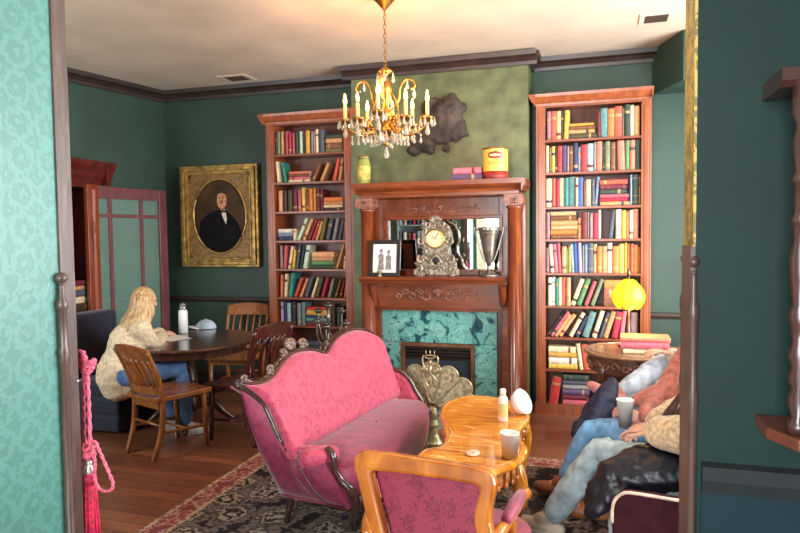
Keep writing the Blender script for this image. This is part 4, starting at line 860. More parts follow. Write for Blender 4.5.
def lamp():
    t = thing('table_lamp', 'small lamp with a glowing yellow petal shade on the round carved table', 'lamp', (LX,LY,TZ)); DM = mat('lamp_metal', (110,92,72), .3, .8)
    b = MB(); b.lathe([(.075,TZ+.001),(.078,TZ+.012),(.05,TZ+.022),(.02,TZ+.04),(.014,TZ+.07),(.024,TZ+.09),(.012,TZ+.12),(.011,TZ+.27),(.02,TZ+.285),(.011,TZ+.3),(.011,TZ+.56),(.016,TZ+.57),(.006,TZ+.6),(0,TZ+.61)], (LX,LY,0), 18); b.build('stand', DM, t, smooth=True)
    SH = emis('yellow_glass_shade', (255,232,20), 1.5); zc = TZ+.405
    nt = SH.node_tree; bs = nt.nodes['Principled BSDF']; lw_ = nd(nt,'ShaderNodeLayerWeight'); lw_.inputs[0].default_value = .5; r = ramp(nt, [(0,(255,244,40)),(.75,(255,214,0)),(1,(222,150,0))]); nt.links.new(lw_.outputs['Facing'], r.inputs['Fac']); nt.links.new(r.outputs['Color'], bs.inputs['Emission Color'])
    n = 10; b = MB()
    for k in range(n):
        a0 = 2*PI*k/n; rows = []
        for i in range(9):
            v = i/8; R = .01+.104*math.sin(PI*min(1,.03+.80*v))**.75; zz = zc+.118-.225*v; wd = (PI/n)*(1.06 if v < .72 else 1.06*math.sqrt(max(.02,1-((v-.72)/.28)**2)))
            rows.append([(LX+(R+.008*(1-abs(u)))*math.cos(a0+u*wd), LY+(R+.008*(1-abs(u)))*math.sin(a0+u*wd), zz) for u in (-1,-.5,0,.5,1)])
        b.grid(rows)
    b.build('petal_shade', SH, t, smooth=True)
    MB().ell((LX,LY,zc-.01), (.03,.03,.045), 10).build('bulb', emis('lamp_bulb', (255,220,120), 12), t, smooth=True)
lamp()
light('lamp_light', 'POINT', (LX+.05,LY-.09,TZ+.27), 7.5, (1,.62,.12), .1)
bx = .165
for j, (th, c, w, d, rz, lab) in enumerate([(.038,'cream',.30,.20,.10,'cream book lying at the bottom of the pile on the round carved table'),(.05,'pink',.33,.22,-.05,'thick pink-edged book in the middle of the pile on the round carved table'),(.03,'salmon',.34,.23,-.02,'orange-topped book on top of the pile on the round carved table')]):
    zz = TZ+.0015+[0,.0385,.089][j]
    add_book(th, d, w, c, (bx+.02*(j == 0),4.98,zz+th), (0,PI/2,rz), lab, 'books piled on the round table')
# ------------------------------------------------------------------ dining corner on the left
OAKC = wood('chair_oak', (118,68,30), (190,126,66), .3, (4,4,1), grain=7, coat=.3)
OAKS = wood('chair_seat_oak', (124,70,32), (194,128,68), .25, (5,1,1), grain=6, coat=.35)
MAHC = wood('chair_mahogany', (52,18,16), (98,40,32), .25, (4,4,1), grain=7, coat=.35)
def dining_chair(label, loc, rz, W, S, wb=.40, wt=.44, dep=.42, hs=.45, ht=.87, group=None):
    """slat-back chair, front towards +y"""
    t = thing('dining_chair', label, 'chair', loc, rz, group); w2 = dict(world=False)
    for s in (-1,1):
        xb, xt = s*wb/2, s*wt/2
        MB().tube(catmull([(xb*.94,-dep/2-.05,0),(xb,-dep/2+.02,.22),(xb*1.02,-dep/2+.03,hs),(xt*.98,-dep/2-.02,.65),(xt,-dep/2-.10,ht-.03)],6), [.019+.004*math.sin(PI*min(1,i/16)) for i in range(25)], 8).build('rear_leg', W, t, smooth=True, **w2)
        MB().tube([(s*(wb/2+.005),dep/2-.01,0),(s*(wb/2+.005),dep/2-.02,.2),(s*(wb/2+.005),dep/2-.03,hs-.02)], [.016,.02,.023], 8).build('front_leg', W, t, smooth=True, **w2)
        MB().tube([(s*wb/2,-dep/2+.02,.2),(s*(wb/2+.004),dep/2-.02,.17)], .011, 8).build('stretcher', W, t, smooth=True, **w2)
    MB().tube([(-wb/2,-dep/2+.02,.25),(wb/2,-dep/2+.02,.25)], .011, 8).build('stretcher', W, t, smooth=True, **w2)
    MB().tube([(-wb/2,.02,.185),(wb/2,.02,.185)], .011, 8).build('stretcher', W, t, smooth=True, **w2)
    # saddle seat
    b = MB(); N = 12
    def st(u, v, top):
        x = u*(wb/2+.035)*(1-.06*(v < -.5)); y = v*(dep/2+.03)
        return (x*(1-.08*max(0,-v)), y, hs+(.0 if not top else .02-.014*math.cos(u*PI/2)*(1-.4*v*v)*(1-.5*max(0,v)))-(.018 if not top else 0))
    g = lambda top: [[st(-1+2*i/N, -1+2*j/N, top) for i in range(N+1)] for j in range(N+1)]
    b.slab(g(True), g(False)); b.build('seat', S, t, bevel=.006, **w2)
    MB().box(-wb/2+.01,wb/2-.01,-dep/2+.005,-dep/2+.035,hs-.075,hs-.015).build('apron', W, t, **w2)
    MB().box(-wb/2+.01,wb/2-.01,dep/2-.04,dep/2-.02,hs-.07,hs-.015).build('apron', W, t, **w2)
    # crest rail, curved in plan, arched on top
    yb_ = lambda z: -dep/2+.03-.13*max(0,(z-hs)/(ht-hs))**1.5
    def rail(z0, z1, arch, nm):
        fr, bk = [], []
        for j in range(4):
            v = j/3; R = []; B2 = []
            for i in range(13):
                u = -1+2*i/12; z = z0+(z1-z0)*v+(arch*(1-u*u) if v == 1 else 0); y = yb_(z)-.028*(1-u*u); x = u*(wb+(wt-wb)*(z-hs)/(ht-hs))/2*1.03
                R.append((x,y+.011,z)); B2.append((x,y-.011,z))
            fr.append(R); bk.append(B2)
        b = MB(); b.slab(fr, bk); b.build(nm, W, t, bevel=.003, **w2)
    rail(ht-.105, ht-.01, .03, 'crest_rail'); rail(hs+.03, hs+.085, 0, 'lower_rail')
    for k in range(5):
        u = -.68+.34*k; pts = []
        for j in range(7):
            z = hs+.07+(ht-.09-hs-.07)*j/6; pts.append((u*(wb+(wt-wb)*(z-hs)/(ht-hs))/2, yb_(z)-.028*(1-u*u)+.02*math.sin(PI*j/6), z))
        MB().tube(pts, [.016,.018,.019,.019,.019,.018,.016], 8, flat=.45).build('back_slat', W, t, smooth=True, **w2)
    return t
dining_chair('honey-brown slat-back chair with its back to us beside the woman', (-3.20,4.28,0), -math.radians(20), OAKC, OAKS, wb=.37, wt=.42, ht=.85)
dining_chair('honey-brown slat-back chair on the far side of the round table', (-3.50,5.80,0), PI+.12, OAKC, OAKS, ht=.93)
pc = atD(246,376,5.35); dining_chair('dark mahogany slat-back chair between the round table and the pink sofa', (pc.x,pc.y,0), math.radians(77), MAHC, MAHC, ht=.95)
TC = atZ(188,339,.76)
TOPW = wood('table_dark_wood', (56,32,24), (104,66,50), .22, (1,5,1), grain=6, coat=.45)
def round_table():
    t = thing('round_table', 'round dark wooden pedestal table in the left corner', 'table', (TC.x,TC.y,0)); x, y = TC.x, TC.y
    MB().lathe([(0,.725),(.57,.725),(.6,.735),(.605,.748),(.595,.76),(0,.76)], (x,y,0), 56).build('tabletop', TOPW, t)
    MB().lathe([(0,.72),(.5,.72),(.5,.66),(.47,.66),(.47,.7),(0,.7)], (x,y,0), 40).build('apron', TOPW, t)
    MB().lathe([(.16,.70),(.1,.67),(.06,.62),(.055,.5),(.075,.42),(.085,.34),(.06,.28),(.09,.22),(.1,.15),(.05,.13),(0,.13)], (x,y,0), 24).build('pedestal', TOPW, t, smooth=True)
    for k in range(4):
        a = .5+k*PI/2; P = lambda r, z: (x+r*math.cos(a), y+r*math.sin(a), z)
        MB().tube(catmull([P(.05,.2),P(.18,.19),P(.3,.09),P(.38,.022)],5), [.04]*8+[.034,.03,.028,.026,.025,.024,.022,.02], 10).build('foot', TOPW, t, smooth=True)
round_table()
# on the table
STEEL = mat('steel', (176,178,180), .25, .9)
def bottle():
    c = atZ(183.5,333,.76); t = thing('water_bottle', 'white water bottle with steel cap on the round table', 'bottle', (c.x,c.y,.7605)); r = .042
    MB().lathe([(0,0),(r-.004,0),(r,.005),(r,.2),(r-.006,.212),(.03,.22),(0,.22)], (0,0,0), 24).build('body', mat('bottle_white', (228,236,236), .35, var=.03), t, world=False, smooth=True)
    MB().lathe([(.03,.22),(.034,.224),(.034,.248),(.028,.252),(0,.252)], (0,0,0), 20).build('collar', STEEL, t, world=False, smooth=True)
    MB().lathe([(.027,.252),(.028,.262),(.02,.276),(0,.28)], (0,0,0), 18).build('cap', mat('cap_grey', (120,124,128), .4), t, world=False, smooth=True)
bottle()
def cap_():
    c = atZ(206,328,.765); t = thing('baseball_cap', 'pale blue and white cap lying on the round table', 'cap', (c.x,c.y,.7605), .3); MW = mat('cap_white', (226,228,230), .8, var=.08, bmp=.1); MBl = mat('cap_blue', (176,196,214), .8, var=.1)
    b = MB(); rows = []
    for i in range(8):
        v = i/7*PI/2; rows.append([(.10*math.cos(v)*math.cos(2*PI*k/24), .085*math.cos(v)*math.sin(2*PI*k/24), .085*math.sin(v)+.004) for k in range(24)])
    b.grid(rows, True); b.ell((0,0,.09), (.008,.008,.006), 8); b.build('crown', MBl, t, world=False, smooth=True)
    f, k_ = [], []
    for j in range(5):
        v = j/4; f.append([((-.085-.085*v)*math.cos(u*1.05)*1.0, (.1)*math.sin(u*1.05)*(1-.12*v), .022-.014*u*u+.004*v) for u in [-1+2*i/12 for i in range(13)]]); k_.append([(p[0],p[1],p[2]-.005) for p in f[-1]])
    b = MB(); b.slab(f, k_); b.build('brim', MW, t, world=False, smooth=True)
cap_()
def notebook():
    c = atZ(172,338,.765); t = thing('notebook', 'open notebook with white pages under the writing woman’s hands', 'notebook', (c.x,c.y,.7605), math.radians(-25))
    for s in (-1,1):
        f = [[(s*(.002+.15*i/8), -.105+.21*j, .004+.012*math.sin(PI*min(1,i/8*1.3+.1))*.8) for i in range(9)] for j in (0,1)]; k_ = [[(p[0],p[1],.0025) for p in r] for r in f]
        b = MB(); b.slab(f, k_); b.build('page_block', mat('white_page', (232,230,224), .7, var=.03), t, world=False)
    MB().box(-.156,.156,-.109,.109,0,.0024).build('cover', mat('notebook_cover', (60,60,72), .5), t, world=False)
notebook()
# navy bench along the left wall
NAVY = mat('navy_upholstery', (27,34,54), .75, var=.2, scale=20, bmp=.08, sheen=.2)
def bench():
    x0, x1, y0, y1 = -4.42, -3.80, 4.42, 4.98; t = thing('banquette', 'dark navy upholstered banquette against the left wall', 'sofa', ((x0+x1)/2,(y0+y1)/2,0))
    for za, zb_ in ((.03,.17),(.175,.31)): MB().box(x0,x1-.01,y0,y1,za,zb_).build('base_panel', NAVY, t, bevel=.02)
    MB().box(x0+.12,x1,y0+.005,y1,.315,.45).build('seat_cushion', NAVY, t, bevel=.035)
    MB().box(x0,x0+.17,y0,y1,.32,1.0).build('backrest', NAVY, t, bevel=.04)
bench()
# ------------------------------------------------------------------ rug
def rug_mat(name, stops, scale, rnd):
    mt, nt, bs = base_mat(name); v = vec(nt, (scale,scale,scale))
    n0 = nd(nt,'ShaderNodeTexNoise'); n0.inputs['Scale'].default_value = 1.6; n0.inputs['Detail'].default_value = 3; nt.links.new(v, n0.inputs['Vector'])
    mx = nd(nt,'ShaderNodeMix',data_type='VECTOR'); mx.inputs[0].default_value = .3; nt.links.new(v, mx.inputs[4]); nt.links.new(n0.outputs['Color'], mx.inputs[5])
    vo = nd(nt,'ShaderNodeTexVoronoi'); vo.inputs['Randomness'].default_value = rnd; vo.inputs['Scale'].default_value = 1; nt.links.new(mx.outputs[1], vo.inputs['Vector'])
    n1 = nd(nt,'ShaderNodeTexNoise'); n1.inputs['Scale'].default_value = 5; n1.inputs['Detail'].default_value = 4; nt.links.new(v, n1.inputs['Vector'])
    ad = nd(nt,'ShaderNodeMath',operation='MULTIPLY_ADD'); ad.inputs[1].default_value = .55; nt.links.new(n1.outputs['Fac'], ad.inputs[0]); nt.links.new(vo.outputs['Distance'], ad.inputs[2])
    r = ramp(nt, stops, 'EASE'); nt.links.new(ad.outputs[0], r.inputs['Fac']); nt.links.new(r.outputs['Color'], bs.inputs['Base Color'])
    bs.inputs['Roughness'].default_value = .95; bs.inputs['Specular IOR Level'].default_value = .1; bump(nt, bs, n1.outputs['Fac'], .15); return mt
RUGF = rug_mat('rug_field', [(.3,(128,70,72)),(.39,(176,164,146)),(.46,(56,48,50)),(.53,(54,48,50)),(.59,(172,160,144)),(.69,(70,62,62)),(.80,(124,112,104)),(.9,(50,44,46))], 5.5, .75)
RUGB = rug_mat('rug_border', [(.35,(190,158,138)),(.45,(164,92,92)),(.62,(148,78,80)),(.7,(196,164,144)),(.8,(138,72,76))], 11, .5)
RUGS = rug_mat('rug_stripe', [(.4,(186,160,132)),(.6,(120,84,76)),(.8,(196,172,146))], 30, .6)
RX0, RX1, RY0, RY1 = -2.46, .95, 1.75, 4.76
rug = thing('rug', 'dark floral patterned rug with a dusty pink border under the sofa and low table', 'rug', ((RX0+RX1)/2,(RY0+RY1)/2,0))
def rband(name, m, i0, i1, z):
    b = MB(); o = [(RX0+i0,RY0+i0,.0012),(RX1-i0,RY0+i0,.0012),(RX1-i0,RY1-i0,.0012),(RX0+i0,RY1-i0,.0012)]; i_ = [(RX0+i1,RY0+i1,.0012),(RX1-i1,RY0+i1,.0012),(RX1-i1,RY1-i1,.0012),(RX0+i1,RY1-i1,.0012)]
    b.frame(o, i_, (0,0,z)); return b.build(name, m, rug)
rband('edge_stripe', RUGS, 0, .03, .008); rband('border', RUGB, .03, .15, .008); rband('guard_stripe', RUGS, .15, .18, .008)
MB().box(RX0+.18,RX1-.18,RY0+.18,RY1-.18,.0012,.0092).build('field', RUGF, rug)
RZ0 = .0095

# ------------------------------------------------------------------ pink camel-back sofa
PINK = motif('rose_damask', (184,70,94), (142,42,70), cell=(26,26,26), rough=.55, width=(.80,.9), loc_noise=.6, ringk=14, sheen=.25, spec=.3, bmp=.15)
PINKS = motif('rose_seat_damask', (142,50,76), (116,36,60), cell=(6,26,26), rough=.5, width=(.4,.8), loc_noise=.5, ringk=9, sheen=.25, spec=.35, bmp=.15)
PINKD = motif('rose_damask_shaded', (122,38,66), (94,24,48), cell=(26,26,26), rough=.55, width=(.8,.9), loc_noise=.6, ringk=14, sheen=.2, spec=.3, bmp=.15)  # same rose damask, the outside's shade put into a darker colour
CARVD = wood('dark_carved_walnut', (40,24,22), (92,60,50), .22, (4,4,4), grain=8, coat=.5)
def sofa():
    t = thing('sofa', 'antique rose-pink damask camel-back sofa with dark carved wooden frame', 'sofa', (-1.5,3.75,0))
    tl = math.radians(20); p0 = Vector((-1.57,3.2,.46)); d = Vector((.1,.995,0)).normalized(); nh = Vector((d.y,-d.x,0)); n = nh*math.cos(tl)+Vector((0,0,math.sin(tl))); upv = (n.cross(d)); upv = upv if upv.z > 0 else -upv
    def uv(px, py): q = atP(px, py, p0, n)-p0; return (q.dot(d), q.dot(upv))
    def pt(s, h, o=0): return p0+d*s+upv*h+n*o
    top = [(238.5,382),(248,384),(258,383),(266,380),(272,375),(277,368),(282,361),(289,354.5),(297.4,351),(305,350),(313,350.3),(320,352.5),(325.8,352.5),(329,346),(333,340.5),(339,335),(345.5,331.5),(353,329.7),(361,329.9),(368,331.8),(374,335.5),(378,341),(380,348),(381,360),(384,372)]
    low = [(238.5,383.5),(252,393),(262,402),(267,410),(271,420),(273.5,432),(275,443),(280,451),(291,457),(300,452)]
    TU = [tuple(uv(*q)) for q in top]; LU = [tuple(uv(*q)) for q in low]
    def interp(P, s):
        for (a, ha), (b_, hb) in zip(P, P[1:]):
            if a <= s <= b_: return ha+(hb-ha)*((s-a)/(b_-a) if b_ > a else 0)
        return P[0][1] if s < P[0][0] else P[-1][1]
    def mono(P):
        o = []; m_ = -9
        for s, h in P: m_ = max(s, m_+.002); o.append((m_, h))
        return o
    TM = mono([(v.x, v.y) for v in catmull([(a,b_,0) for a,b_ in TU],5)]); LM = mono([(v.x, v.y) for v in catmull([(a,b_,0) for a,b_ in LU],5)]); 
    s0, s1 = TM[0][0], TM[-1][0]; zl = LM[-1]
    LM.append((s1+.05, -.03))
    NC, NR = 76, 16; F, B = [], []
    for j in range(NR+1):
        v = j/NR; fr, bk = [], []
        for i in range(NC+1):
            s = s0+.004+(s1-s0-.008)*i/NC; ht = interp(TM, s)-.006; hl = min(interp(LM, s), ht-.012); h = hl+(ht-hl)*v
            edge = min(1, min(v,1-v)*(ht-hl)/.05)*min(1, (s-s0)/.05, (s1-s)/.05+.0); e = math.sin(max(0,edge)*PI/2)
            fr.append(pt(s,h,.008+.045*e)); bk.append(pt(s,h,-.06-.02*e))
        F.append(fr); B.append(bk)
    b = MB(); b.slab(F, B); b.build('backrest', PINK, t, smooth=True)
    P3 = [pt(a,h,.0) for a, h in TM]; L3 = [pt(a,h,.0) for a, h in LM[:-1]]
    # arm path continues to the front scroll
    S0 = atY(328,450,3.14); arm_top = L3[:-8]+[atZ(296,456,.50), atZ(310,454,.515), S0]
    arm_top = catmull(arm_top[::4]+([arm_top[-3],arm_top[-2],arm_top[-1]]),4)
    b = MB(); rr = [.024-.004*abs(math.sin(i*.7)) for i in range(len(P3))]; b.tube([p-n*.02 for p in P3], rr, 8); b.tube([p+n*.012 for p in P3], .009, 6)
    b.build('back_frame', CARVD, t, smooth=True)
    RL = [p for p in arm_top if p.x < -1.555]; b = MB(); b.tube([p-n*.012 for p in RL], [.020]*(len(RL)-3)+[.018,.014,.008], 8); b.tube([p+n*.012-Vector((.004,0,0)) for p in RL], .008, 6); b.build('arm_rail', CARVD, t, smooth=True)
    # carved crests
    b = MB()
    def leaf(px, py, sz, seed):
        b = MB(); r = random.Random(seed); c = atP(px, py, p0, n)-n*.01
        for k in range(6): a = r.uniform(-1.5,1.5); L = sz*r.uniform(.6,1); q = c+d*math.sin(a)*L*.5+upv*math.cos(a)*L*.45; b.ell(q, (.016,sz*.3,sz*.22), 8)
        b.tube([c+d*sz*.6*(1-k/10)*math.cos(k*.6)+upv*(sz*.5*(1-k/10)*math.sin(k*.6)+.02) for k in range(10)], [sz*.14*(1-.06*k) for k in range(10)], 6)
        b.tube([c-d*sz*.6*(1-k/10)*math.cos(k*.6)+upv*(sz*.5*(1-k/10)*math.sin(k*.6)+.02) for k in range(10)], [sz*.14*(1-.06*k) for k in range(10)], 6)
        b.ell(c,(.018,sz*.6,sz*.2),10); b.build('carved_crest', mat('carved_highlight', (104,80,70), .25, var=.45, scale=30, coat=.4), t, smooth=True)
    leaf(293,347,.085,1); leaf(305,346,.07,2); leaf(273,372,.055,3); leaf(247,382,.045,4); leaf(286,355,.05,5); leaf(329,345,.03,6)
    # near arm: outside panel lofted from rail to the base
    N = 20; At = [arm_top[int(i*(len(arm_top)-1)/N)] for i in range(N+1)]
    # re-sample by horizontal run so the panel is even
    b0, b1 = atZ(281,494,.22), atZ(350,508,.22); F, B = [], []
    for j in range(13):
        v = j/12; fr, bk = [], []
        for i in range(N+1):
            u = i/N; q0 = At[i]; uu = (q0-At[0]).xy.length/(At[-1]-At[0]).xy.length; q1 = b0.lerp(b1, min(1,uu**.9)); p = q0.lerp(q1, v); o = .035*math.sin(PI*v)
            p = p+Vector((-.25,-1,0)).normalized()*o; fr.append(p); bk.append(p+Vector((.02,.09,0)))
        F.append(fr); B.append(bk)
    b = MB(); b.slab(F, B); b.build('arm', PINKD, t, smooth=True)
    b = MB(); b.tube([F[-1][i]+Vector((0,-.004,.0)) for i in range(N+1)], .008, 6); b.build('welt', PINKD, t, smooth=True)
    # inside fill of near arm
    AP = [p for p in arm_top if p.x > -1.60]; b = MB(); b.limb([p+Vector((.0,.035,-.035)) for p in AP][::2], [.05]*len(AP[::2]), 12); b.build('arm_pad', PINK, t, smooth=True)
    # carved front post of the near arm
    pp = [(325,452,3.13),(329,449,3.12),(334,458,3.11),(334,468,3.11),(341,480,3.12),(350,489,3.13),(354,499,3.15),(354,512,3.2),(352,522,3.26),(353,531,3.30)]
    P = [atY(*q) for q in pp]; P[-1].z = RZ0+.004; rr = [.012,.017,.019,.017,.02,.026,.03,.027,.021,.018]
    PC = catmull(P,5); RC = [rr[min(i//5,9)]+(rr[min(i//5+1,9)]-rr[min(i//5,9)])*(i%5)/5 for i in range(len(PC))]
    b = MB(); b.tube(PC, RC, 10); b.ell(P[0]+Vector((0,-.01,0)), (.02,.018,.02), 10); b.ell(P[6]+Vector((.01,-.012,.01)), (.02,.016,.024), 10); b.ell(P[-1]+Vector((0,0,.014)), (.022,.022,.016), 10); b.build('arm_post', CARVD, t, smooth=True)
    # seat
    out = catmull([(-1.57,3.24,0),(-1.42,3.18,0),(-1.24,3.16,0),(-1.13,3.34,0),(-1.08,3.72,0),(-1.09,4.12,0),(-1.15,4.40,0),(-1.24,4.52,0),(-1.45,4.52,0),(-1.54,4.40,0),(-1.56,3.8,0)],5,True)
    cx = Vector((-1.33,3.82,0)); rows = []
    for f, z in ((1.0,.26),(1.03,.30),(1.04,.37),(1.03,.415),(.98,.445),(.9,.458),(.7,.468),(.45,.474),(.2,.476),(.02,.476)):
        rows.append([cx+(p-cx)*f+Vector((0,0,z)) for p in out])
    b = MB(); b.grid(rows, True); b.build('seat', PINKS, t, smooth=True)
    b = MB(); rows = [[cx+(p-cx)*f+Vector((0,0,z)) for p in out] for f, z in ((.9,.262),(1.01,.26),(1.02,.22),(1.0,.185),(.9,.185))]; b.grid(rows, True); b.build('seat_rail', CARVD, t, smooth=True)
    # far arm
    prof = [(382,371),(390,370),(398,372.5),(405,377),(410,384),(414,392),(420,402),(424,412)]; yq = 4.56
    A = [atY(a,c_,yq) for a,c_ in prof]; loop = [Vector((A[0].x-.05,yq,A[0].z-.01))]+A+[Vector((A[-1].x,yq,.24)),Vector((A[0].x-.05,yq,.24))]
    b = MB(); b.prism(loop, (.0,.11,0)); b.build('arm', PINK, t, bevel=.03)
    b = MB(); b.tube(catmull([q+Vector((.005,.02,.012)) for q in A],4), .014, 8); q = A[-1]; b.tube(catmull([q+Vector((.005,.02,.01)),(q.x+.03,yq+.02,.36),(q.x+.02,yq+.03,.26),(q.x-.02,yq+.04,.12),(q.x+.01,yq+.03,RZ0+.01)],5), [.016]*6+[.022]*6+[.02]*4+[.017]*5, 8); b.build('arm_post', CARVD, t, smooth=True)
    for x, y in ((-1.70,3.30),(-1.56,4.5)):
        MB().tube(catmull([(x+.08,y,.24),(x+.03,y,.14),(x,y,RZ0+.003)],5), [.028,.027,.026,.025,.024,.022,.021,.02,.019,.018,.018], 8).build('rear_leg', CARVD, t, smooth=True)
    # rear skirt of back down to the seat rail
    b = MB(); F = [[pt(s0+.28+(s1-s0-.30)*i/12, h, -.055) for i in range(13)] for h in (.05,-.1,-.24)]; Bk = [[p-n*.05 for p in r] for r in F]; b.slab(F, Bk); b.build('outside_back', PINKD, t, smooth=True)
sofa()

# ------------------------------------------------------------------ armchair with its back to us
HONEY = wood('honey_wood', (150,74,16), (216,136,46), .25, (3,3,1), grain=5, coat=.4)
MAROON = motif('maroon_damask', (140,46,70), (104,26,50), cell=(24,24,24), rough=.5, width=(.80,.9), loc_noise=.6, ringk=14, sheen=.25, spec=.3, bmp=.15)
def armchair():
    t = thing('armchair', 'honey-wood armchair with maroon damask back facing away from us in the foreground', 'armchair', (-.56,2.4,0))
    A, Bq = Vector((-.80,2.14,.86)), Vector((-.31,2.08,.86)); d = (Bq-A).normalized(); nb = Vector((d.y,-d.x,0)); tl = math.radians(-9); n = nb*math.cos(tl)+Vector((0,0,-math.sin(tl)))
    P = lambda q: atP(q[0], q[1], A, n)
    outer = [(363,451.5),(369,448.8),(392,451),(416.5,455),(440,458.5),(462,462),(480,465),(490,468.5),(497,474),(499,482),(497,494),(494.5,506),(493.5,520),(497,535),(503,553),(505,585),(380,590),(381,560),(378,533),(370.6,507.6),(364.5,482),(360,466),(360,456)]
    inner = [(376,470),(379,468.5),(395,470),(416,472.5),(440,475.8),(460,479),(472,481),(479,482.5),(483,486),(483,493),(480.5,500),(478.6,508),(478,518),(481,533),(486,550),(488,570),(397,574),(396,556),(390.5,532),(385.5,512),(380,490),(377,478),(376,473)]
    O = [P(q) for q in outer]; I = [P(q) for q in inner]
    b = MB(); b.frame(O, I, -n*.05 if n.y > 0 else n*.05); fr = b.build('back_frame', HONEY, t, bevel=.012)
    off = (Vector((0,1,0)) if True else n)
    b = MB(); ci = sum(I,Vector())/len(I); b.prism([ci+(p-ci)*1.045+Vector((0,.018,0)) for p in I], (0,.03,0)); b.build('back_upholstery', MAROON, t)
    # seat
    ZA = .42; out = catmull([(-.82,2.2,0),(-.56,2.17,0),(-.31,2.16,0),(-.27,2.4,0),(-.25,2.68,0),(-.34,2.84,0),(-.56,2.88,0),(-.78,2.85,0),(-.87,2.7,0),(-.85,2.4,0)],5,True); cx = Vector((-.56,2.5,0))
    b = MB(); b.grid([[cx+(p-cx)*f+Vector((0,0,z)) for p in out] for f, z in ((.97,.32),(1.0,.345),(1.01,.38),(.98,.41),(.9,.43),(.6,.445),(.3,.45),(.02,.45))], True); b.build('seat', MAROON, t, smooth=True)
    b = MB(); b.grid([[cx+(p-cx)*f+Vector((0,0,z)) for p in out] for f, z in ((.9,.325),(1.0,.322),(1.01,.29),(.98,.26),(.9,.26))], True); b.build('seat_rail', HONEY, t, smooth=True)
    for s, xb, xf in ((1,-.345,-.325),(-1,-.78,-.80)):
        pts = catmull([(xb,2.13,.58),(xb+s*.02,2.2,.61),(xb+s*.05,2.36,.615),(xf+s*.045,2.54,.61),(xf+s*.05,2.62,.595),(xf+s*.03,2.655,.575),(xf+s*.0,2.63,.52),(xf-s*.01,2.60,.46),(xf+s*.0,2.64,.38),(xf+s*.005,2.68,.32)],5)
        b = MB(); b.tube(pts, [.021+.003*math.sin(i*.4) for i in range(len(pts))], 9); b.ell((xf+s*.045,2.645,.585), (.028,.026,.026), 10); b.build('arm', HONEY, t, smooth=True)
        MB().limb([(xb+s*.04,2.27,.636),(xb+s*.055,2.38,.645),(xf+s*.045,2.5,.638)], [.022,.027,.022], 10).build('arm_pad', MAROON, t, smooth=True)
        MB().tube(catmull([(xf-s*.01,2.72,.29),(xf+s*.03,2.78,.22),(xf,2.76,.1),(xf+s*.02,2.79,RZ0+.003)],5), [.034]*4+[.03]*3+[.024]*4+[.02]*4+[.02], 10).build('front_leg', HONEY, t, smooth=True)
        MB().tube(catmull([(xb,2.2,.30),(xb,2.16,.16),(xb,2.08,RZ0+.003)],5), [.026,.026,.025,.025,.024,.023,.022,.021,.02,.02,.02], 8).build('rear_leg', HONEY, t, smooth=True)
armchair()

# ------------------------------------------------------------------ coffee table
def ct_wood():
    mt, nt, bs = base_mat('burled_orange_wood'); v = vec(nt, (2,7,2))
    n = nd(nt,'ShaderNodeTexNoise'); n.inputs['Scale'].default_value = 3; n.inputs['Detail'].default_value = 6; n.inputs['Distortion'].default_value = 1.2; nt.links.new(v, n.inputs['Vector'])
    r = ramp(nt, [(.3,(182,96,16)),(.5,(218,134,28)),(.62,(232,158,54)),(.7,(244,196,122)),(.76,(206,116,26))]); nt.links.new(n.outputs['Fac'], r.inputs['Fac']); nt.links.new(r.outputs['Color'], bs.inputs['Base Color'])
    bs.inputs['Roughness'].default_value = .2; bs.inputs['Coat Weight'].default_value = .6; return mt
CTW = ct_wood(); CTE = mat('orange_wood_edge', (206,134,70), .3, var=.25, scale=14, coat=.3)
ZCT = .60
ctp = [(452.5,399),(443,405),(439.5,416),(443.5,426),(445,438),(440,447),(430,449.5),(420,452),(416,460),(428,470),(452,477),(478,474),(500,468.5),(514,463),(524,456),(527,446),(520,436),(521,427),(529,419),(528,408),(518,402),(505,399),(488,395.8),(468,395.3)]
CT = [atZ(a,c_,ZCT) for a,c_ in ctp]
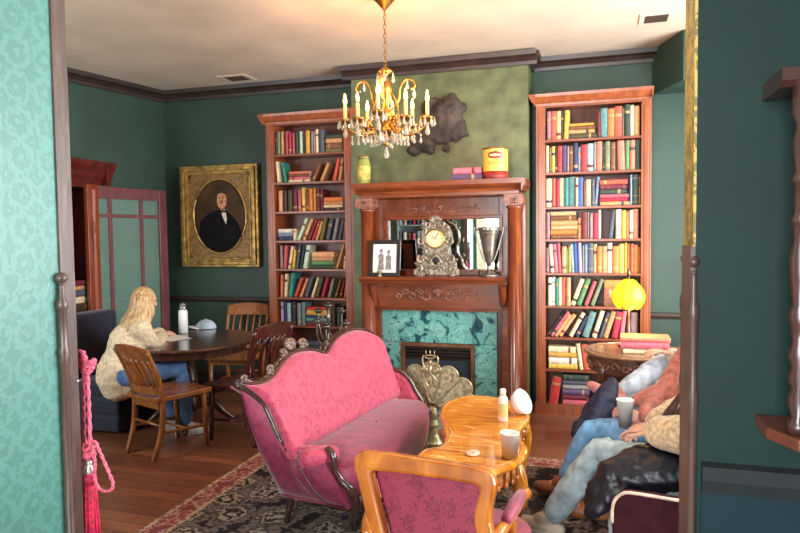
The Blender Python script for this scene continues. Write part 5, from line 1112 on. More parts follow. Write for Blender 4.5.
def coffee_table():
    cx = sum((p.x for p in CT))/len(CT); cy = sum((p.y for p in CT))/len(CT); C = Vector((cx,cy,0)); loop = [Vector((p.x,p.y,0)) for p in catmull(CT,5,True)]
    t = thing('coffee_table', 'glossy orange-brown low table with scalloped top and carved apron', 'table', (cx,cy,0))
    def offs(k): return [C+(p-C)*(1-k/(p-C).length) for p in loop]
    b = MB(); rows = []
    for k, z in ((.10,ZCT-.035),(.02,ZCT-.035),(0,ZCT-.028),(-.004,ZCT-.018),(0,ZCT-.006),(.01,ZCT),(.045,ZCT),(.05,ZCT-.003),(.055,ZCT)): rows.append([p+Vector((0,0,z)) for p in offs(k)])
    V_ = b.grid(rows, True); b.bm.faces.new(V_[-1]); b.build('tabletop', [CTW], t, smooth=False, auto=1)
    b = MB(); b.ring([p+Vector((0,0,ZCT-.003)) for p in offs(.03)][::2], .006); b.build('rim_bead', CTE, t, smooth=True)
    b = MB(); rows = [[p+Vector((0,0,z)) for p in offs(k)] for k, z in ((.09,ZCT-.034),(.055,ZCT-.034),(.05,ZCT-.09),(.06,ZCT-.12),(.09,ZCT-.12))]; b.grid(rows, True)
    L = offs(.05)
    for i in range(0,len(L),3):
        p = L[i]; o = (p-C).normalized()
        b.ell(p+o*.006+Vector((0,0,ZCT-.075)), (.014,.014,.022), 6); b.ell(p+o*.004+Vector((0,0,ZCT-.112)), (.012,.012,.014), 6)
    b.build('carved_apron', CTE, t, smooth=False)
    for k in (4, 8, 14, 19, 0):
        p = Vector((CT[k].x,CT[k].y,0)); o = (p-C).normalized(); q = lambda r, z: (p.x-o.x*r, p.y-o.y*r, z)
        if k == 4 or k == 8: pass
        MB().tube(catmull([q(.09,ZCT-.05),q(.05,ZCT-.12),q(.03,ZCT-.2),q(.08,ZCT-.34),q(.12,.14),q(.08,.05),q(.05,RZ0+.004)],5), [.032,.034,.037,.04,.042,.042,.041,.04,.039,.038,.036,.034,.032,.03,.028,.026,.025,.024,.023,.022,.021,.021,.02,.02,.021,.023,.025,.026,.026,.024,.02], 10).build('leg', CTW, t, smooth=True)
coffee_table()
def on_table(px, py): p = atZ(px, py, ZCT); return p
PLAST = mat('white_plastic', (236,230,216), .35, var=.03)
p = on_table(503,421); t = thing('lotion_bottle', 'slim white plastic bottle with cap standing on the orange low table', 'bottle', (p.x,p.y,ZCT+.0005))
b = MB(); b.lathe([(0,0),(.026,0),(.028,.006),(.028,.12),(.024,.135),(.014,.145),(0,.145)], (0,0,0), 20); b.build('body', PLAST, t, world=False, smooth=True)
MB().lathe([(.0282,.03),(.0286,.032),(.0286,.1),(.0282,.102)], (0,0,0), 20).build('paper_label', mat('label_yellow', (232,214,140), .5, var=.15), t, world=False, smooth=True)
MB().lathe([(0,.145),(.017,.145),(.017,.178),(.014,.182),(0,.182)], (0,0,0), 16).build('cap', mat('cap_cream', (240,232,214), .35), t, world=False, smooth=True)
p = on_table(521,414); t = thing('bowl', 'white round bowl tipped on its side at the far edge of the low table', 'bowl', (p.x,p.y,ZCT+.0005))
MX = Matrix.Rotation(math.radians(62),3,'X') ; MX = Matrix.Rotation(1.15,3,'Z') @ MX
b = MB(); b.lathe([(0,-.05),(.04,-.048),(.066,-.02),(.076,.02),(.072,.022),(.06,-.012),(.03,-.038),(0,-.04)], (0,0,.068), 28, M=MX); b.build('body', mat('white_china', (238,228,224), .3, var=.04), t, world=False, smooth=True)
MB().lathe([(0,.015),(.07,.015),(.07,.018),(0,.018)], (0,0,.068), 24, M=MX).build('lid', mat('lid_white', (232,216,214), .4), t, world=False)
def paper_cup(name, label, loc, h=.11, r0=.03, r1=.042, sleeve=None, tilt=None):
    t = thing(name, label, 'cup', loc); 
    if tilt: t.rotation_euler = tilt
    MB().lathe([(0,.004),(r0-.002,.004),(r0,0),(r0+(r1-r0)*.98,h-.004),(r1+.002,h-.003),(r1+.002,h),(r1-.002,h),(r1-.003,h-.006),(r1-.004,h-.02),(0,h-.022)], (0,0,0), 24).build('body', mat('paper_cup_white', (240,238,232), .5, var=.02), t, world=False, smooth=True)
    if sleeve: MB().lathe([(0,h-.0215),(r1-.0045,h-.0205)], (0,0,0), 24).build('drink', mat(sleeve, (214,190,120), .2), t, world=False)
    return t
p = on_table(513,461); paper_cup('paper_cup', 'white cup of pale drink on the near edge of the orange low table', (p.x-.02,p.y+.04,ZCT+.0005), .12, .036, .044, 'pale_drink')
p = on_table(473,454); b = MB(); b.ell((p.x,p.y,ZCT+.006), (.035,.05,.0055), 12); b.ell((p.x+.012,p.y-.01,ZCT+.009), (.015,.02,.006), 8); tag(b.build('crumpled_napkin', mat('napkin', (236,206,176), .8, var=.1, scale=40), smooth=True), 'crumpled pale napkin lying on the middle of the orange low table', 'napkin')

# ------------------------------------------------------------------ brass peacock fan screen before the hearth
BRG = mat('green_brass', (170,160,118), .3, .6, var=.3, scale=16); MESHM = mat('fan_mesh', (158,150,116), .45, .35, var=.35, scale=40, bmp=.3)
def fan_screen():
    c = atD(432.5,408,4.98); y = c.y; t = thing('fire_screen', 'fan-shaped brass folding fire screen with a griffin crest before the hearth', 'fire screen', (c.x,y,0)); cx, cz = c.x, c.z
    n = 7; R = .36; st = 27
    for k in range(n):
        a = math.radians((k-3)*st); yy = y-.012*(3-abs(k-3)); u = Vector((math.cos(a),0,-math.sin(a))); v = Vector((math.sin(a),0,math.cos(a))); hw = R*math.tan(math.radians(st/2))*.92
        rim = [Vector((cx,yy,cz))+v*.05+u*s*.012 for s in (-1,1)][::1]
        side = lambda s: [Vector((cx,yy,cz))+v*(.05+(R-.12)*i/4)+u*s*(.012+(hw-.012)*(i/4)**.9) for i in range(5)]
        arc = [Vector((cx,yy,cz))+v*(R-.07+.075*math.sin(q))+u*(hw*math.cos(q)) for q in [PI*i/10 for i in range(1,10)]]
        loop = side(1)+arc+side(-1)[::-1]
        p_ = MB().prism(loop, (0,.003,0)).build('fan_panel', MESHM, t)
        MB().ring(loop, .0055).build('panel_rim', BRG, p_, smooth=True)
    b = MB(); b.box(cx-.12,cx+.12,y-.06,y+.06,0.012,.035); b.box(cx-.10,cx+.10,y-.05,y+.05,.035,.06); b.lathe([(.09,.06),(.075,.08),(.05,.13),(.04,.17),(.055,.2),(.04,.24),(.05,.28),(.035,.33),(0,.34)], (cx,y-.02,0), 16, sq=.7); b.build('base', BRG, t, bevel=.004)
    # griffin crest with raised wings
    b = MB(); g = cz+.20; yy = y-.055
    b.ell((cx,yy,g+.10), (.018,.016,.045), 12); b.ell((cx,yy-.005,g+.165), (.016,.016,.018), 10); b.tube([(cx,yy-.01,g+.165),(cx+.01,yy-.03,g+.158)], [.008,.003], 6)
    for s in (-1,1):
        b.tube(catmull([(cx+s*.012,yy,g+.10),(cx+s*.05,yy,g+.135),(cx+s*.06,yy,g+.19),(cx+s*.05,yy,g+.215)],4), [.008]*9+[.007,.006,.005,.004], 6)
        for q in range(4): b.tube([(cx+s*(.022+.01*q),yy,g+.12+.004*q),(cx+s*(.034+.012*q),yy,g+.06+.008*q)], [.006,.002], 5)
        b.tube(catmull([(cx+s*.012,yy,g+.07),(cx+s*.04,yy,g+.04),(cx+s*.03,yy,g+.0),(cx+s*.01,yy,g-.02)],4), .006, 6)
        b.tube([(cx+s*.008,yy,g+.175),(cx+s*.018,yy,g+.20)], [.005,.002], 5)
    b.tube(catmull([(cx,yy,g+.06),(cx+.008,yy,g+.02),(cx-.008,yy,g-.03),(cx,yy,g-.08)],4), .006, 6)
    for q in range(3): b.tube([(cx+.03*(q-1),yy,g+.21),(cx+.035*(q-1),yy,g+.255)], [.005,.003], 5)
    b.ring([(cx+.042*math.cos(a),yy,g+.205+.012*math.sin(a)) for a in [2*PI*k/16 for k in range(16)]], .005)
    b.build('griffin', mat('pale_brass', (196,184,140), .28, .7, var=.2), t, smooth=True)
fan_screen()
# ------------------------------------------------------------------ candelabrum behind the sofa
def candelabrum():
    c = atD(328.5,330,5.45); x, y = c.x, c.y; t = thing('candelabrum', 'dark metal floor candelabrum with cup arms behind the pink sofa', 'candelabrum', (x,y,0)); G = mat('dull_silver', (112,106,94), .35, .75, var=.35, scale=20)
    k = 5.45/CF; zt = atD(328.5,305,5.45).z
    b = MB(); b.lathe([(0,0),(.13,0),(.135,.012),(.10,.03),(.03,.05),(.018,.1),(.025,.13),(.014,.17),(.014,.55),(.024,.57),(.014,.6),(.014,zt-.12),(.022,zt-.1),(.012,zt-.08),(.012,zt-.02),(0,zt-.02)], (x,y,0), 16); b.build('stem', G, t, smooth=True)
    spots = [(0,0,zt), (.10,.05,zt-.05), (.165,-.02,zt-.14), (-.10,.03,zt-.05), (.03,-.12,zt-.16), (-.06,-.10,zt-.12)]
    for i, (dx, dy, z) in enumerate(spots):
        if i:
            MB().tube(catmull([(x,y,zt-.22),(x+dx*.4,y+dy*.4,zt-.25-.02*i),(x+dx*.95,y+dy*.95,z-.14),(x+dx,y+dy,z-.02)],5), .008, 7).build('arm', G, t, smooth=True)
        b = MB(); b.lathe([(.006,z-.03),(.02,z-.025),(.036,z-.004),(.04,z+.006),(.034,z+.006),(.014,z-.008),(0,z-.008)], (x+dx,y+dy,0), 14); b.lathe([(.014,z-.008),(.016,z+.02),(.019,z+.024),(.012,z+.024),(0,z+.01)], (x+dx,y+dy,0), 10); b.build('cup', G, t, smooth=True)
candelabrum()
# ------------------------------------------------------------------ pink curtain tie-back and tassel on the left post
ROPE = mat('pink_rope', (222,104,128), .7, var=.25, scale=80, bmp=.3); TASS = mat('crimson_tassel', (196,32,76), .6, var=.35, scale=60, bmp=.4)
def tieback():
    Y = 2.03; A = lambda px, py, dy=0: atY(px, py, Y+dy); h = A(80,378)
    t = thing('tassel_tieback', 'pink rope curtain tie-back with crimson tassel hanging on the left post', 'tieback', (h.x,h.y,h.z))
    b = MB(); b.tube(catmull([(-1.889,1.985,h.z),(h.x,Y-.02,h.z-.006),A(81,380),A(84,378),A(84,374)],4), .004, 6); b.build('hook', mat('white_hook', (232,230,226), .4), t, smooth=True)
    def rope(pts, r=.0075):
        C = catmull(pts,8); b = MB()
        for ph in (0, PI):
            b.tube([p+Vector((math.cos(i*.9+ph),math.sin(i*.9+ph)*.6,math.sin(i*.9+ph)*.4))*r*.5 for i, p in enumerate(C)], r*.72, 6)
        return b.build('rope', ROPE, t, smooth=True)
    rope([A(84,372),A(80,362),A(77.5,354),A(82,352),A(86,362),A(88,366),A(94,360),A(92,368),A(87,374)], .011)
    rope([A(84,370),A(83.5,395),A(84,420),A(85,447)]); rope([A(87.5,370),A(88.5,395),A(89.5,420),A(90.5,447)])
    rope([A(88,452,-.01),A(94,441,-.01),A(100,452,-.01),A(107,468,-.01),A(113,483,-.01),A(111,490,-.01),A(104,491,-.01),A(97,486,-.01),A(94.5,474,-.01),A(95,462,-.01),A(92,450,-.01)], .0065)
    k = A(88,452); b = MB(); r = random.Random(2)
    for q in range(5): a = q*1.3; b.ring([k+Vector((.024*math.cos(w)*math.cos(a),.022*math.sin(w),.022*math.cos(w)*math.sin(a)+(q-2)*.006)) for w in [2*PI*e/14 for e in range(14)]], .0085)
    b.build('knot', ROPE, t, smooth=True)
    c0, c1, c2 = A(89,460), A(89,476), A(91,533); c2 = Vector((c1.x+.004, c1.y, c1.z-.27))
    b = MB(); b.lathe([(.008,0),(.014,-.008),(.01,-.018),(.018,-.03),(.024,-.045),(.012,-.06),(0,-.06)], c0, 14); b.build('cap', mat('tassel_silver', (196,186,180), .3, .6, var=.4, scale=60), t, smooth=True)
    b = MB()
    for q in range(64):
        a = q*2.4; rr = .034*math.sqrt((q+.5)/64); p_ = Vector((c1.x+rr*.62*math.cos(a), c1.y+rr*.62*math.sin(a), c1.z+.004)); e = Vector((c1.x+rr*1.05*math.cos(a)+r.uniform(-.003,.003), c1.y+rr*1.05*math.sin(a), c2.z+r.uniform(-.012,.012)))
        b.tube([p_, p_.lerp(e,.35)+Vector((r.uniform(-.002,.002),0,0)), p_.lerp(e,.7)+Vector((r.uniform(-.003,.003),0,0)), e], .0042, 5)
    b.lathe([(.012,.012),(.026,.006),(.029,-.01),(.027,-.03)], c1, 14); b.build('fringe', TASS, t, smooth=True)
tieback()
# ------------------------------------------------------------------ settee on the right
SETM = mat('maroon_plush', (58,18,28), .8, var=.2, scale=18, spec=.2, bmp=.08)
def settee():
    t = thing('settee', 'dark maroon settee with pale piped arm on the right, three people sitting on it', 'sofa', (.46,3.7,0)); Y0, Y1 = 2.70, 4.70
    def arm(y0, y1):
        prof = [(612,520),(612.5,504),(616,496),(622,491.5),(629,490.5),(650,493.5),(684,499)]; A = [atY(a,c_,2.72) for a,c_ in prof]; A = [Vector((p.x,0,p.z)) for p in A]
        A.append(Vector((.80,0,A[-1].z-.02))); A.append(Vector((.80,0,.14))); A.append(Vector((A[0].x+.01,0,.14))); L = [p+Vector((0,y0,0)) for p in A]
        b = MB().prism(L, (0,y1-y0,0)).build('arm', SETM, t, bevel=.012)
        for y in (y0-.004,): MB().tube(catmull([Vector((p.x,y,p.z)) for p in A[:8]],4), .007, 6).build('piping', mat('pale_piping', (226,200,178), .5), b, smooth=True)
    arm(Y0, Y0+.05); arm(Y1-.05, Y1)
    MB().box(.12,.80,Y0+.055,Y1-.055,.16,.30).build('seat_base', SETM, t, bevel=.01)
    MB().box(.085,.72,Y0+.055,Y1-.055,.305,.44).build('seat_cushion', SETM, t, bevel=.045)
    MB().box(.70,.86,Y0+.02,Y1-.02,.16,.98).build('backrest', SETM, t, bevel=.05)
    for x in (.12,.78):
        for y in (Y0+.06,Y1-.06): MB().lathe([(.018,RZ0+.001),(.026,.05),(.03,.1),(.028,.16)], (x,y,0), 12).build('leg', CARVD, t, smooth=True)
settee()

# ------------------------------------------------------------------ people
SKIN = mat('skin', (222,168,142), .5, var=.08, scale=20)
def skin(c): return mat('skin_%d' % c[0], c, .5, var=.07, scale=20)
def denim(name, c): return mat(name, c, .85, var=.22, scale=16, bmp=.25)
def lerp3(a, b, t): return Vector(a).lerp(Vector(b), t)
def finger_hand(b, wrist, d, back, side, curl=.5, sz=1.0, thumb=1):
    """palm, four fingers and a thumb. d = pointing direction, back = back of the hand, side = towards the thumb"""
    d, back, side = Vector(d).normalized(), Vector(back).normalized(), Vector(side).normalized()
    w = Vector(wrist); L = .085*sz
    for o in (-.026,-.009,.009,.026): b.limb([w+side*o*.6*sz, w+d*L*.55+side*o*.9*sz, w+d*L+side*o*sz], [.014*sz,.0145*sz,.012*sz], 8)
    for k, (o, fl) in enumerate(((.029,.072),(.010,.082),(-.010,.077),(-.028,.06))):
        p = w+d*L+side*o*sz; pts = [p]; a = 0
        for j, f in enumerate((.45,.32,.25)):
            a += curl*(.55 if j == 0 else .75)*(1+.08*k); p = p+(d*math.cos(a)-back*math.sin(a))*fl*sz*f*1.15+side*o*.06; pts.append(p)
        b.limb(pts, [.0095*sz,.0088*sz,.008*sz,.0068*sz], 8)
    p = w+side*.026*sz+d*.02*sz; q = p+(side*.75+d*.65).normalized()*.04*sz-back*.008; q2 = q+(d*.9+side*.25-back*.35*curl).normalized()*.032*sz; b.limb([p,q,q2,q2+(d*.95-back*.3*curl).normalized()*.02*sz], [.015*sz,.012*sz,.0105*sz,.0085*sz], 8)
def person(label, J, skinc, top, trousers, hairm, shoes, hair='long', top_extra=.0, shoe_label=None, hand_curl=(.5,.5), jac=None, group=None):
    pel = Vector(J['pelvis']); t = thing('person', label, 'person', (pel.x,pel.y,0), 0, group); V = lambda k: Vector(J[k])
    neck, head, chest = V('neck'), V('head'), V('chest'); f = Vector(J['face']).normalized(); hu = (head-neck).normalized(); hu = (hu*.5+Vector((0,0,1))).normalized(); f = (f-hu*f.dot(hu)).normalized(); r = f.cross(hu)
    HM = Matrix((r, f, hu)).transposed()
    S = J.get('s', 1.0)
    b = MB()
    # skull, jaw, nose, ears, brow
    b.ell(head+hu*.018*S, (.072*S,.090*S,.098*S), 18, HM); b.limb([head+f*.02*S-hu*.02*S, head+f*.045*S-hu*.075*S], [.062*S,.040*S], 12); b.ell(head+f*.066*S-hu*.088*S, (.022*S,.018*S,.016*S), 10, HM)
    b.limb([head+f*.084*S+hu*.018*S, head+f*.093*S-hu*.018*S], [.008*S,.0115*S], 8)
    for s in (-1,1): b.ell(head+r*s*.073*S-hu*.01*S-f*.005*S, (.010*S,.018*S,.03*S), 10, HM); b.ell(head+f*.078*S+r*s*.03*S+hu*.035*S, (.022*S,.010*S,.007*S), 8, HM)
    b.ell(head+f*.083*S-hu*.053*S, (.024*S,.009*S,.007*S), 8, HM)
    b.limb([chest+(neck-chest)*.7, neck, head-hu*.04*S-f*.012*S], [.06*S,.05*S,.052*S], 12)
    b.limb([pel, pel.lerp(chest,.5), chest, chest.lerp(neck,.6)], [.125*S,.11*S,.125*S,.08*S], 14)
    for k in 'RL':
        sh, el, wr = V('sh'+k), V('el'+k), V('wr'+k); hp, kn, an, toe = V('hip'+k), V('kn'+k), V('an'+k), V('toe'+k)
        b.limb([chest.lerp(neck,.55), sh, sh.lerp(el,.5), el, el.lerp(wr,.4), wr], [.06*S,.052*S,.043*S,.037*S,.036*S,.026*S], 12)
        b.limb([pel.lerp(hp,.6), hp, hp.lerp(kn,.5), kn, kn.lerp(an,.35), an], [.09*S,.08*S,.068*S,.05*S,.05*S,.034*S], 12); b.limb([an, toe], [.036*S,.028*S], 10)
        d = Vector(J.get('hd'+k, (wr-el).normalized())); bk = Vector(J.get('hb'+k, (0,0,1))); d = d.normalized(); bk = (bk-d*bk.dot(d)).normalized(); sd = Vector(J.get('ht'+k, bk.cross(d) if k == 'L' else d.cross(bk))); sd = (sd-d*sd.dot(d)); sd = (sd-bk*sd.dot(bk)).normalized()
        finger_hand(b, wr, d, bk, sd, hand_curl[0 if k == 'R' else 1], S)
    b.build('body', skin(skinc), t, remesh=.0065, smo=2, smooth=True)
    # eyes and lips
    for s in (-1,1): MB().ell(head+f*.0785*S+r*s*.03*S+hu*.014*S, (.012*S,.006*S,.007*S), 10, HM).build('eye', mat('eye_dark', (60,44,38), .2), t, smooth=True)
    MB().ell(head+f*.0865*S-hu*.053*S, (.019*S,.005*S,.006*S), 10, HM).build('lips', mat('lips', (186,100,96), .45), t, smooth=True)
    # top
    e = .024+top_extra; b = MB(); b.limb([pel+Vector((0,0,-.06)), pel+Vector((0,0,.03)), pel.lerp(chest,.5), chest, chest.lerp(neck,.55), chest.lerp(neck,.85)], [.16*S+e*.6,.155*S+e*.8,.13*S+e,.135*S+e,.10*S+e,.062*S+e*.4], 16)
    b.ring([neck+(chest-neck)*.12+Vector((.072*math.cos(a),.072*math.sin(a),0)) for a in [2*PI*q/16 for q in range(16)]], .016)
    for k in 'RL':
        sh, el, wr = V('sh'+k), V('el'+k), V('wr'+k); c_ = wr.lerp(el,.12)
        b.limb([chest.lerp(neck,.5), sh, sh.lerp(el,.5), el, el.lerp(wr,.45), c_], [.075*S+e,.060*S+e,.050*S+e,.046*S+e,.042*S+e,.034*S+e*.8], 12)
    def cloth(o, st, sc):
        tx = bpy.data.textures.new('folds','CLOUDS'); tx.noise_scale = sc; dm = o.modifiers.new('d','DISPLACE'); dm.texture = tx; dm.strength = st; dm.mid_level = .5
        nm = bpy.data.meshes.new_from_object(o.evaluated_get(bpy.context.evaluated_depsgraph_get())); o.modifiers.clear(); o.data = nm
        for p in nm.polygons: p.use_smooth = True
    o = b.build('sweater', top, t, remesh=.012, smo=3, smooth=True); cloth(o, .018, .06)
    b = MB()
    for k in 'RL':
        hp, kn, an = V('hip'+k), V('kn'+k), V('an'+k); cu = an.lerp(kn,.10)
        b.limb([pel.lerp(hp,.5), hp, hp.lerp(kn,.5), kn, kn.lerp(an,.4), cu], [.125*S,.105*S,.092*S,.078*S,.078*S,.070*S], 14)
        kd = (kn-hp).normalized()
        for q in (.06,.13): b.limb([kn-kd*q+Vector((0,.05,.045)), kn-kd*q+Vector((0,-.05,.045))], [.03,.03], 8)
    b.ell(pel-Vector((0,0,.02)), (.155*S,.165*S,.12*S), 14)
    o = b.build('jeans', trousers, t, remesh=.011, smo=3, smooth=True); cloth(o, .016, .075)
    for k in 'RL':
        an, toe, kn = V('an'+k), V('toe'+k), V('kn'+k); d = (toe-an); up = (kn-an).normalized(); d = (d-up*d.dot(up)*.6).normalized(); so = -up.cross(d).cross(d); so = so.normalized(); so = so if so.dot(up) < 0 else -so
        heel = an-d*.045+so*.055; ball = an+d*.11+so*.058; tip = an+d*.185+so*.056; b = MB()
        b.limb([heel, ball, tip], [.036,.040,.030], 12); b.limb([an+up*.03, an, an+d*.07+so*.03], [.040,.042,.036], 12)
        sh_ = b.build('shoe', shoes, t, remesh=.006, smo=2, smooth=True)
        if not shoe_label: b = MB(); b.limb([heel+so*.026, ball+so*.026, tip+so*.022], [.030,.038,.026], 12); b.build('sole', mat('white_sole', (236,234,228), .6), sh_, remesh=.006, smo=1, smooth=True)
    # hair
    b = MB(); b.ell(head+hu*.03*S-f*.016*S, (.088*S,.098*S,.102*S), 18, HM)
    hl = J.get('hair_len', .36)
    for q in range(9):
        a = J.get('hair_a',1.25)*(-1+2*q/8); o = r*math.sin(a)*.085*S-f*math.cos(a)*.085*S; tl = Vector(J.get('hair_to', -f*.05)); p0_ = head+o+hu*.03*S
        ex = Vector((0,0,-1)); pts = [p0_, p0_+ex*.10+o*.12, p0_+ex*hl*.55+o*.25+tl*.45, p0_+ex*hl*(1-.04*(q % 3))+o*.2+tl]
        b.limb(pts, [.036*S,.044*S,.044*S,.02*S], 8)
    b.build('hair', hairm, t, remesh=.008, smo=2, smooth=True)
    return t
def hair_mat(name, a, c):
    mt, nt, bs = base_mat(name); n = nd(nt,'ShaderNodeTexNoise'); n.inputs['Scale'].default_value = 8; n.inputs['Detail'].default_value = 5; nt.links.new(vec(nt,(9,9,.8)), n.inputs['Vector'])
    r = ramp(nt, [(.3,a),(.7,c)]); nt.links.new(n.outputs['Fac'], r.inputs['Fac']); nt.links.new(r.outputs['Color'], bs.inputs['Base Color']); bs.inputs['Roughness'].default_value = .42; bump(nt, bs, n.outputs['Fac'], .6, .02); return mt
BLOND = hair_mat('blond_hair', (150,106,62), (232,198,146)); BROWN = hair_mat('brown_hair', (44,28,24), (92,60,46)); DARKH = hair_mat('dark_hair', (30,22,22), (60,44,40))
CREAMK = mat('cream_sweater', (226,208,172), .9, var=.14, scale=40, bmp=.3, sheen=.2)
# the woman writing at the round table
pel = atD(119,373,5.25); pel.z = .56; f = (TC.xy.to_3d()-pel.xy.to_3d()).normalized(); f = (f+Vector((.25,-.1,0))).normalized(); r = Vector((f.y,-f.x,0)); Z = Vector((0,0,1))
J = dict(pelvis=pel, chest=pel+f*.09+Z*.27, neck=pel+f*.155+Z*.42, head=pel+f*.215+Z*.565, face=f*.8+r*.0-Z*.55, s=.97, hair_a=1.75, hair_len=.37, hair_to=-f*.13+r*.02)
nk = J['neck']; J['shR'] = nk+r*.165-Z*.055; J['shL'] = nk-r*.165-Z*.055
wr = atZ(163,334,.80); J['wrR'] = wr; J['elR'] = J['shR'].lerp(wr,.45)+r*.06-Z*.13; wl = wr+(-r)*.16+f*.02; J['wrL'] = wl; J['elL'] = J['shL'].lerp(wl,.45)-r*.08-Z*.12
J['hdR'] = (atZ(172,331,.79)-wr)+Vector((0,0,-.02)); J['hdL'] = f*.7+r*.6-Z*.1
J['hipR'] = pel+r*.09-Z*.01; J['hipL'] = pel-r*.09-Z*.01; J['knR'] = pel+f*.45+r*.12+Z*.0; J['knL'] = pel+f*.47-r*.09; J['anR'] = Vector((J['knR'].x,J['knR'].y,.095))+f*.03; J['anL'] = Vector((J['knL'].x,J['knL'].y,.095))-f*.05
for k in 'RL': J['toe'+k] = J['an'+k]+f*.13-Z*.05
person('blond woman in a cream sweater and blue jeans writing at the round table', J, (228,176,148), CREAMK, denim('blue_denim',(84,120,168)), BLOND, mat('sneaker_white', (232,230,226), .6), hand_curl=(.9,.6))
w_ = J['wrR']; pd = Vector(J['hdR']).normalized(); b = MB(); c = w_+pd*.10; b.tube([c+Vector((.0,.0,-.012))+pd*.03, c+Vector((0,0,.075))-pd*.05], [.002,.004], 8); tag(b.build('pen', mat('pen_dark', (50,50,60), .4), smooth=True), 'dark pen held by the writing woman', 'pen')
# bags near her
b = MB(); c = atZ(86,362,.525); b.ell(c, (.085,.07,.075), 14); b.ell(c+Vector((.05,.0,.05)), (.06,.06,.05), 12); b.tube(catmull([c+Vector((-.05,-.06,.04)),c+Vector((0,-.1,.10)),c+Vector((.08,-.07,.05))],5), .012, 8)
b.bm.verts.ensure_lookup_table(); o = b.build('bag', mat('blue_pink_bag', (112,140,170), .8, var=.3, scale=8), remesh=.008, smo=2, smooth=True); o.location.z = max(o.location.z, .452); tag(o, 'small blue bag on the navy banquette behind the pink tie-back', 'bag')
c = atZ(141,416,.02); t = thing('backpack', 'blue and pink bag on the floor under the honey-brown chair in front', 'bag', (c.x,c.y+.05,0))
b = MB(); b.ell((0,0,.13), (.10,.08,.125), 14); b.ell((0,-.05,.09), (.075,.05,.07), 12); b.build('body', mat('bag_blue', (96,146,186), .75, var=.3, scale=7), t, world=False, remesh=.01, smo=3, smooth=True)
b = MB(); b.ell((-.075,-.02,.1), (.04,.075,.085), 12); b.build('side_pocket', mat('bag_pink', (222,84,120), .75, var=.2), t, world=False, smooth=True)
b = MB(); b.tube(catmull([(-.03,0,.24),(0,0,.285),(.03,0,.24)],5), .007, 6); b.build('handle', mat('bag_pink', (222,84,120), .75), t, world=False, smooth=True)

# three people on the settee: joints are given in room coordinates
def sitter(px, py, lean=.12, hx=0, face=(-1,.1,-.25), s=.97, ht=1.0):
    pel = Vector((px,py,.55)); J = dict(pelvis=pel, chest=pel+Vector((lean*.6,0,.28)), neck=pel+Vector((lean+hx*.5,0,.46)), head=pel+Vector((lean+hx-.04,0,.60)), face=face, s=s)
    nk = J['neck']; J['shR'] = nk+Vector((0,.165,-.06)); J['shL'] = nk+Vector((0,-.165,-.06)); J['hipR'] = pel+Vector((0,.09,-.01)); J['hipL'] = pel+Vector((0,-.09,-.01)); return J
FL = RZ0+.098
J = sitter(.47,3.12,.08); kR = atD(598,452,3.42); J['knR'] = kR; J['anR'] = Vector((-.235,3.545,FL)); J['toeR'] = J['anR']+Vector((-.12,.02,-.05)); J['knL'] = Vector((.13,2.97,.54)); J['anL'] = Vector((.12,3.02,FL)); J['toeL'] = J['anL']+Vector((-.13,-.01,-.05))
J['elL'] = Vector((.40,2.90,.80)); J['wrL'] = Vector((.24,3.06,.76)); J['elR'] = Vector((.42,3.36,.78)); J['wrR'] = Vector((.26,3.20,.75)); J['hair_to'] = Vector((-.27,-.02,0)); J['hair_len'] = .46; J['hdL'] = (-.8,.5,-.1); J['hdR'] = (-.8,-.5,-.1)
person('person in tan fleece jacket, pale jeans and white sneakers, nearest on the settee', J, (220,170,144), mat('tan_fleece', (222,192,152), .95, var=.22, scale=45, bmp=.5, sheen=.3), denim('pale_denim',(176,200,208)), BROWN, mat('sneaker_cream', (222,210,190), .6), top_extra=.02)
J = sitter(.50,3.78,.12); J['knR'] = atD(590,432,3.88); J['knL'] = atD(626,432,3.72); J['anR'] = Vector((-.17,4.03,FL+.03)); J['anL'] = Vector((.0,3.80,FL)); J['toeR'] = J['anR']+Vector((-.13,.02,-.06)); J['toeL'] = J['anL']+Vector((-.13,0,-.05))
J['elL'] = atD(668,392,3.62); J['wrL'] = atD(643,418,3.60); J['hdL'] = (-.9,.1,.12); J['hbL'] = (.1,-1,.1); J['elR'] = Vector((.45,4.02,.74)); J['wrR'] = Vector((.22,3.98,.66)); J['shL'] = atD(690,352,3.72)
person('person in rust sweater, blue jeans and brown boots holding a white cup', J, (214,150,128), mat('rust_sweater', (196,122,106), .9, var=.2, scale=40, bmp=.35, sheen=.2), denim('mid_denim',(122,176,226)), DARKH, mat('brown_boot', (150,92,54), .5), hand_curl=(.5,1.0), shoe_label=1)
J = sitter(.60,4.36,.08); J['knR'] = atD(668,360,4.33); J['anR'] = atD(622,394,4.12); J['toeR'] = J['anR']+Vector((-.14,-.01,.03)); J['knL'] = Vector((.15,4.22,.54)); J['anL'] = Vector((.10,4.24,FL)); J['toeL'] = J['anL']+Vector((-.13,0,-.05))
J['elR'] = Vector((.62,4.62,.76)); J['wrR'] = Vector((.45,4.50,.86)); J['elL'] = Vector((.55,4.12,.76)); J['wrL'] = Vector((.36,4.26,.68)); J['hdR'] = (-.7,-.3,.2); J['hipR'] = J['pelvis']+Vector((0,.09,.02))
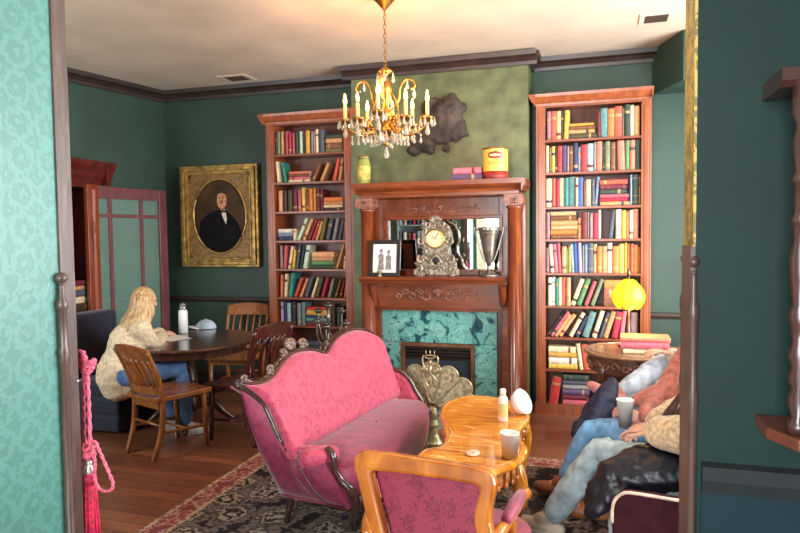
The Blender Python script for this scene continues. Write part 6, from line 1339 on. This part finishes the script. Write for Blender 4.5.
person('person with one pale-jeaned leg drawn up, farthest on the settee by the round table', J, (220,164,140), mat('cream_top', (222,206,190), .9, var=.12, scale=40, bmp=.3), denim('light_denim',(194,208,224)), BROWN, mat('pink_slipper', (214,140,132), .7), shoe_label=1)
# cup, coats
p = atD(625,427,3.60); paper_cup('paper_cup', 'white paper cup in the hand of the person in the rust sweater', (p.x,p.y,p.z), .155, .033, .046)
def coat(name, label, cat, pts, rad, m, st=.035):
    b = MB()
    for P_, R_ in zip(pts, rad): b.limb(P_, R_, 12)
    o = b.build(name, m, remesh=.011, smo=4, smooth=True); tx = bpy.data.textures.new('folds','CLOUDS'); tx.noise_scale = .07; dm = o.modifiers.new('d','DISPLACE'); dm.texture = tx; dm.strength = st; dm.mid_level = .5
    nm = bpy.data.meshes.new_from_object(o.evaluated_get(bpy.context.evaluated_depsgraph_get())); o.modifiers.clear(); o.data = nm
    for q in nm.polygons: q.use_smooth = True
    return tag(o, label, cat)
A = lambda a, c_, D: atD(a,c_,D)
coat('coat', 'black puffer coat bunched over the lap of the nearest sitter on the settee', 'coat', [[A(594,498,2.90),A(610,478,2.88),A(636,466,2.88),A(666,462,2.88),A(700,464,2.9)],[A(590,512,2.85),A(606,500,2.83),A(640,486,2.82),A(672,482,2.82),A(700,482,2.82)],[A(605,488,3.0),A(640,462,3.02),A(690,455,3.02)],[A(630,470,2.95),A(660,462,2.92),A(700,458,2.92)],[A(632,478,2.84),A(660,474,2.83),A(704,470,2.84)]], [[.05,.075,.085,.085,.08],[.03,.05,.06,.06,.06],[.06,.08,.08],[.09,.09,.09],[.085,.10,.11]], mat('black_puffer', (24,24,34), .4, var=.3, scale=20, bmp=.3))
coat('jacket', 'dark navy jacket bundled on the knee of the person in the rust sweater', 'coat', [[A(611,386,4.02),A(606,400,3.98),A(598,416,3.96),A(580,432,3.98)],[A(604,398,4.02),A(590,420,4.02)]], [[.05,.075,.08,.06],[.06,.07]], mat('navy_jacket', (34,40,66), .6, var=.35, scale=20, bmp=.3))
